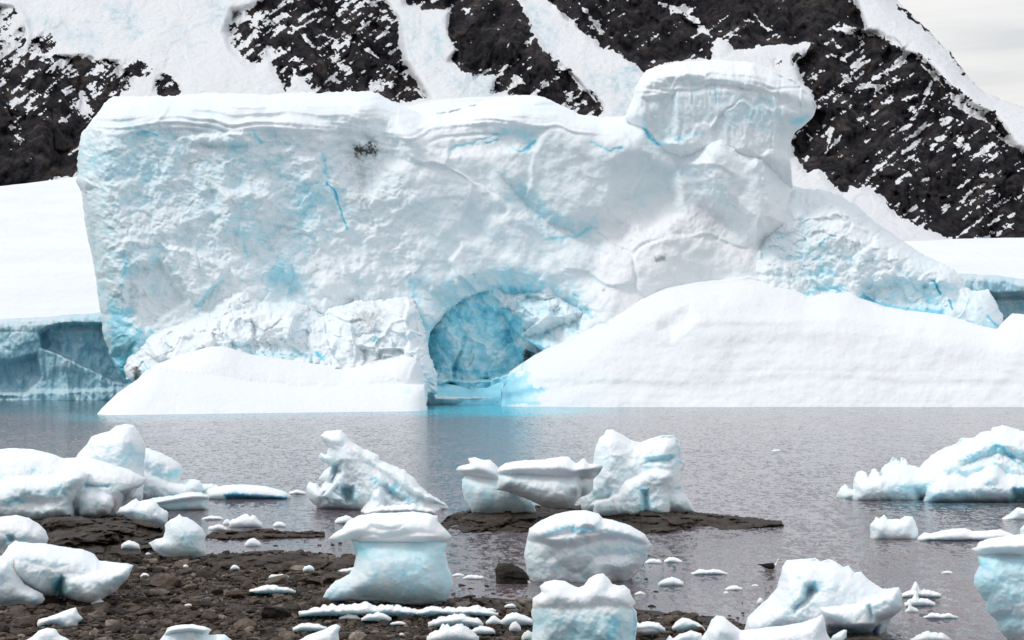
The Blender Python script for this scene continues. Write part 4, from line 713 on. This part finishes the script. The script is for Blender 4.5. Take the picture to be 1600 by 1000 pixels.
ice('ice_shard', 'sharp triangular ice shard cut by the bottom edge left of the slush bank', [C([(448,1030),(460,1004),(480,993),(505,984),(520,976),(526,975),(533,979),(529,990),(534,1030)], dland(1012), .4, .3, 16)], seed=511, blue0=.05, snow0=.45)
# right foreground
d = dwater(985)
ice('saddle_ice_block', 'big sprawling ice block with a saddle shaped white top at bottom right beside the gull', [
    C([(1163,985),(1168,965),(1184,948),(1200,935),(1214,918),(1219,900),(1222,885),(1229,875),(1248,874),(1262,873),(1274,871),(1283,877),(1296,873),(1306,878),(1318,886),(1326,884),(1335,894),(1345,893),(1355,904),(1370,914),(1380,920),(1400,918),(1409,926),(1411,945),(1406,955),(1392,966),(1385,985),(1375,1005),(1330,1012),(1240,1012),(1170,1000)], d, 1.4, 1.3, 48),
    C([(1275,948),(1300,945),(1335,942),(1365,930),(1395,918),(1405,917),(1410,928),(1410,948),(1400,958),(1372,972),(1362,990),(1335,990),(1310,978),(1290,968)], d-1.0, .9, .6, 16, k=.12)],
    seed=521, mods=[([(1255,910),(1275,905),(1285,925),(1265,945),(1240,965),(1232,950),(1250,930)], .75, 9), ([(1228,880),(1245,890),(1255,915),(1235,905)], .3, 10), ([(1290,975),(1380,972),(1370,1012),(1285,1012)], .8, 6), ([(1350,945),(1362,940),(1370,965),(1358,985)], .3, 5)],
    paint=[([(1255,910),(1275,905),(1285,925),(1262,945),(1240,968),(1230,955),(1250,930)], 8, .26, 'area'), ([(1300,905),(1330,915)], 7, .12, 'line'), ([(1290,980),(1370,980),(1370,1010),(1290,1010)], 6, .3, 'area')], blue0=.06)
ice('low_ice_mound', 'low smooth ice mound filling the bottom edge in front of the saddle shaped block', [
    C([(1060,1035),(1090,1003),(1104,985),(1112,968),(1120,961),(1130,963),(1145,975),(1158,985),(1190,981),(1220,978),(1250,973),(1270,967),(1285,960),(1290,975),(1292,990),(1305,1010),(1310,1035)], dwater(1016), .9, .8, 30), C([(1100,1035),(1105,985),(1118,965),(1135,970),(1155,988),(1150,1035)], dwater(1016)-.3, .8, .4, 20, k=.15)], seed=531, blue0=.06, snow0=.3)
ice('ice_shard', 'tiny pointed ice shard beside the low mound and wet rock', [C([(1294,1005),(1302,992),(1318,984),(1323,985),(1322,1010),(1296,1010)], dwater(1010), .2, .2, 8)], seed=541, blue0=.04, cat='ice fragment')
ice('ice_lump', 'small humped ice lump bridging a dark stone at the bottom', [C([(1050,980),(1056,972),(1066,965),(1078,967),(1090,973),(1100,981),(1103,987),(1094,987),(1086,980),(1076,984),(1066,987),(1052,985)], dland(986), .3, .3, 9)], seed=551, blue0=.03, snow0=.4, cat='ice fragment')
ice('ice_lump', 'flat ice lump between the squat block and the humped lump', [C([(990,990),(994,977),(1005,976),(1015,974),(1028,980),(1035,986),(1024,991),(1005,993)], dland(990), .3, .3, 8)], seed=553, blue0=.0, snow0=.4, cat='ice fragment')
ice('ice_lump', 'low ice lump at the bottom edge between squat block and mound', [C([(1028,1025),(1040,1002),(1046,992),(1052,998),(1062,990),(1080,985),(1096,990),(1100,1025)], dland(1012), .3, .3, 9)], seed=555, blue0=.03, snow0=.4, cat='ice fragment')
d = dwater(1000)
ice('cliff_ice_block', 'tall ice block with an overhanging snow cap at the right edge', [
    C([(1528,870),(1540,860),(1700,850),(1700,1045),(1610,1040),(1595,1015),(1576,1000),(1562,985),(1557,970),(1542,955),(1540,940),(1528,925),(1521,912),(1523,900),(1530,885)], d, 1.2, 1.1, 44),
    C([(1517,858),(1526,855),(1530,846),(1545,841),(1570,838),(1600,834),(1700,830),(1700,880),(1620,876),(1590,872),(1560,869),(1540,868),(1526,864)], d, 1.32, .9, 26)],
    seed=561, parts=[('ice_cliff', [0], dict(blue0=.22, snow0=0)), ('snow_cap', [1], CAPK)], amp=.8, paint=[([(1535,875),(1620,880)], 12, .16, 'line')])
ice('notched_ice_floe', 'chunky ice floe with a notched top left of the long flat floe at right', [C([(1358,850),(1360,835),(1359,820),(1366,812),(1368,807),(1374,810),(1381,804),(1387,811),(1407,811),(1414,807),(1425,807),(1430,815),(1434,828),(1436,850)], dwater(842)+.5, .8, .7, 22)], seed=571, blue0=.08, cat='ice floe', amp=.7)
ice('long_ice_floe', 'long flat white floe reaching the cliff like block at right', [C([(1431,845),(1435,838),(1444,832),(1455,833),(1470,829),(1490,826),(1510,825),(1520,830),(1540,829),(1563,827),(1580,833),(1592,840),(1590,850),(1440,851)], dwater(845)+.6, .8, .8, 12)], seed=581, blue0=0, cat='ice floe', amp=.5, snow0=.5, mods=[([(1445,842),(1590,842),(1590,855),(1445,855)], .35, 3)])
ice('ice_floe', 'small peaked floe just above the long flat floe at the right edge', [C([(1558,818),(1566,809),(1578,802),(1590,792),(1598,794),(1640,796),(1640,818)], dwater(812)+.5, .5, .5, 10)], seed=591, cat='ice floe')
ice('ice_floe', 'tiny rounded floe peeping over the snow cap at the right edge', [C([(1592,840),(1594,826),(1600,820),(1640,820),(1640,842)], dwater(836)+.5, .4, .4, 8)], seed=592, cat='ice floe')
# small floes, slush banks and fragments: (px, py of the water line, width, height, label, peaks)
def floe(px, py, w_, h_, label, seed, land=False, cat='ice floe', group=None, name='small_ice_floe', spikes=(), dm=1.0):
    r_ = np.random.default_rng(seed); n = max(6, int(w_/2.2)); top = []; uu = np.arange(n+1)/n*w_; fv = vnoise(uu/13.0 + seed, uu*0, None, seed); fv2 = vnoise(uu/4.6 + seed, uu*0, None, seed+1)
    for i in range(n+1):
        u = i/n; e = math.sin(math.pi*min(max(u, .03), .97))**.45; hh_ = h_*e*(.84 + .26*abs(float(fv[i])) + .14*abs(float(fv2[i])))
        for sx, sh in spikes: hh_ = max(hh_, sh*math.exp(-((u-sx)/.12)**2))
        top.append((px - w_/2 + w_*u, py - hh_))
    bot = [(px + w_/2, py + (2 if not land else 1)), (px - w_/2, py + (2 if not land else 1))]
    dd = (dland(py, .22) - .15 if land else dwater(py)) + .1*dm; h_ = h_ + (4 if land and w_ > 20 else 0)
    s = dd/F; T = min(max(w_*s*.35, .1), 1.0)
    o = relief(name, [C(top + bot, dd, T, T, max(h_*.8, 4), dt=0)], GROW, step=.8 if w_ < 40 else 1.1, edge=.8 if w_ < 30 else 1.8, esc=11, seed=seed,
               nz=[('fbm', max(h_*s*1.2, .06), T*.22, seed), ('fine', max(h_*s*.4, .03), T*.07, seed+1)], blue0=.0, blue_n=.05, snow0=.55, snow_up=.5)
    return tag(o, label, cat, group)
for k, a in enumerate([
    (1021,880,28,7,'low white floe touching the right side of the rounded ice block'), (1052,879,30,8,'small smooth floe second from the rounded ice block'), (1109,897,58,8,'narrow elongated floe left of the gull'),
    (1048,915,42,13,'bumpy floe with two knobs below the smooth floe'), (1147,922,28,7,'small floe straight below the gull'), (1180,916,12,3,'tiny floe speck right below the gull'), (1135,928,9,4,'tiny floe left of the small floe below the gull'),
    (1438,933,66,13,'flat floe with a rounded cone on top right of the saddle block'), (1437,947,48,13,'lumpy floe below the cone topped floe'), (1425,957,22,9,'little heaped floe third below the cone topped floe'),
    (1470,966,54,8,'thin pointed floe lowest of those right of the saddle block'), (1455,1004,64,17,'peaked floe cut by the bottom edge at right'), (1480,896,18,4,'tiny thin floe left of the cliff like block'),
    (1213,705,14,3,'faint distant floe in the open bay'), (465,772,28,6,'small rubble floe right of the turquoise floe'), (384,824,52,20,'heap shaped floe behind the brown rock strip'), (332,812,34,7,'flat thin floe in front of the tilted slab'),
    (395,854,26,13,'wedge shaped floe between the rock strip and the slabs'), (437,823,22,8,'small floe right of the heap shaped floe'), (340,828,30,9,'low floe left of the heap shaped floe'), (355,820,14,9,'knob shaped floe beside the heap shaped floe'),
    (540,818,34,12,'small floe left behind the mushroom block cap'), (740,905,34,8,'broken ice slush left of the square boulder'), (716,900,20,4,'thin slush left of the square boulder'), (1000,929,18,4,'thin floe right of the squat block'), (820,912,20,6,'slush at the right foot of the square boulder'),
    (1188,944,11,10,'tiny spiky floe left shoulder of the saddle block'), (625,803,112,15,'long bumpy floe at the foot of the pyramid shaped ice'), (1400,745,1,1,None)]):
    if a[4]: floe(*a, seed=700+k, spikes=((.38, 25),) if 'cone' in a[4] else ())
for k, a in enumerate([
    (424,926,76,11,'flat white ice piece lying alone on mid beach'), (333,928,20,8,'small white ice bit left of the flat piece'), (204,857,30,13,'white triangular ice piece on stones below the outcrop'), (226,902,14,7,'small ice bit right of the angular block'),
    (566,962,198,19,'long bumpy slush bank in front of the mushroom block'), (705,962,148,14,'right half of the slush bank behind the scattered rubble'), (546,968,34,8,'small slush heap under the left slush bank'), (588,970,48,12,'knobby slush heap under the slush bank'),
    (622,976,24,5,'thin slush sliver right of the knobby heap'), (712,978,88,17,'broad ice rubble heap in the centre foreground'), (772,975,26,11,'round ice rubble left of the squat block'), (808,976,52,18,'pale ice slab leaning on the left of the squat block'),
    (755,990,38,12,'small ice rubble pile below the round rubble'), (708,1004,82,28,'ice lump with dark holes at the bottom centre'), (805,985,18,14,'broken ice bit left below the pale slab'), (740,957,70,10,'smooth slush tongue at the right end of the bank'),
    (797,949,18,6,'small ice bit above the slush tongue'), (826,1000,22,16,'ice bit at the left foot of the squat block'), (484,985,54,12,'thin white ice sheet behind the triangular shard'), (430,903,20,6,'small ice bits above the flat piece at right'), (482,892,18,9,'tiny knobby ice pair near the olive slabs'),
    (440,901,24,4,'thin ice line near the olive slabs'), (545,895,34,8,'ice slush at the left flank of the mushroom block'), (367,889,14,6,'tiny ice bit behind the flat piece at left'), (290,886,8,4,'tiny ice speck below the ice stump'), (318,893,6,3,'tiny ice speck right of the ice stump foot'),
    (232,866,8,3,'tiny ice speck at the left foot of the ice stump'), (295,947,14,4,'thin ice sliver low on the left beach'), (155,945,26,8,'ice wedge at the right foot of the angular block'), (1010,986,60,14,'slush patch right of the squat block'), (628,992,8,3,'tiny ice speck between triangular shard and centre lump')]):
    floe(*a, seed=800+k, land=True, cat='ice fragment', name='ice_fragment')

# ------------------------------------------------------------------ gull
def loft(rings, n=20):
    V, Fc = [], []
    for (x, z, ry, rz, yc) in rings:
        for k in range(n):
            a = 2*math.pi*k/n; V.append((x, yc + ry*math.cos(a), z + rz*math.sin(a)))
    m = len(rings)
    for i in range(m-1):
        for k in range(n): Fc.append((i*n+k, i*n+(k+1) % n, (i+1)*n+(k+1) % n, (i+1)*n+k))
    V.append((rings[0][0], rings[0][4], rings[0][1])); V.append((rings[-1][0], rings[-1][4], rings[-1][1])); a, b_ = len(V)-2, len(V)-1
    for k in range(n): Fc.append((a, a, (k+1) % n, k)); Fc.append((b_, b_, (m-1)*n+k, (m-1)*n+(k+1) % n))
    return np.array(V), Fc
def plain(name, col, rough=.6):
    m, t, b = mat(name); n = noise_node(t, 40, 3, .5, obj=True); t.links.new(ramp(t, n, [(.3, tuple(c*.85 for c in col)), (.7, tuple(min(c*1.1, 1) for c in col))]), b.inputs['Base Color']); b.inputs['Roughness'].default_value = rough; b.inputs['Specular IOR Level'].default_value = .1; return m
WHF, BLF, BEAK = plain('white_feathers', (.78, .78, .77)), plain('black_feathers', (.018, .017, .018)), plain('yellow_beak', (.55, .36, .08))
gd = dwater(890); gx0 = (1203-800)/F*gd; G = empty('gull', (gx0, gd, 0)); G.scale = (1.12, 1.12, 1.25); tag(G, 'black backed gull with white head swimming to the right between the small floes', 'bird')
def gpart(name, rings, m, parent=G):
    V, Fc = loft(rings); me = bpy.data.meshes.new(name); me.from_pydata([tuple(v) for v in V], [], [tuple(dict.fromkeys(f)) for f in Fc]); me.update()
    for p_ in me.polygons: p_.use_smooth = True
    me.materials.append(m); o = bpy.data.objects.new(name, me); SC.collection.objects.link(o); o.parent = parent; return o
gpart('body', [(-.27,.085,.012,.006,0),(-.22,.08,.035,.018,0),(-.12,.055,.07,.055,0),(0,.045,.088,.075,0),(.09,.055,.085,.078,0),(.145,.085,.062,.066,0),(.17,.13,.042,.044,0),(.185,.17,.034,.036,0),(.195,.205,.034,.034,0),(.212,.228,.035,.032,0),(.235,.228,.026,.024,0),(.25,.222,.012,.012,0)], WHF)
for sy in (-1, 1):
    gpart('wing', [(-.31,.125,.006,.005,sy*.015),(-.24,.112,.016,.016,sy*.025),(-.14,.088,.030,.044,sy*.055),(-.02,.075,.036,.064,sy*.072),(.07,.075,.032,.060,sy*.074),(.12,.08,.010,.03,sy*.062)], BLF)
    gpart('eye', [(.212,.236,.002,.002,sy*.030),(.216,.236,.005,.005,sy*.031),(.220,.236,.002,.002,sy*.030)], BLF)
gpart('back_feathers', [(-.24,.105,.02,.01,0),(-.1,.118,.06,.03,0),(0,.122,.07,.032,0),(.07,.126,.06,.032,0),(.12,.13,.03,.014,0)], BLF)
gpart('beak', [(.245,.222,.012,.013,0),(.27,.217,.009,.011,0),(.292,.210,.007,.010,0),(.302,.200,.003,.004,0)], BEAK)
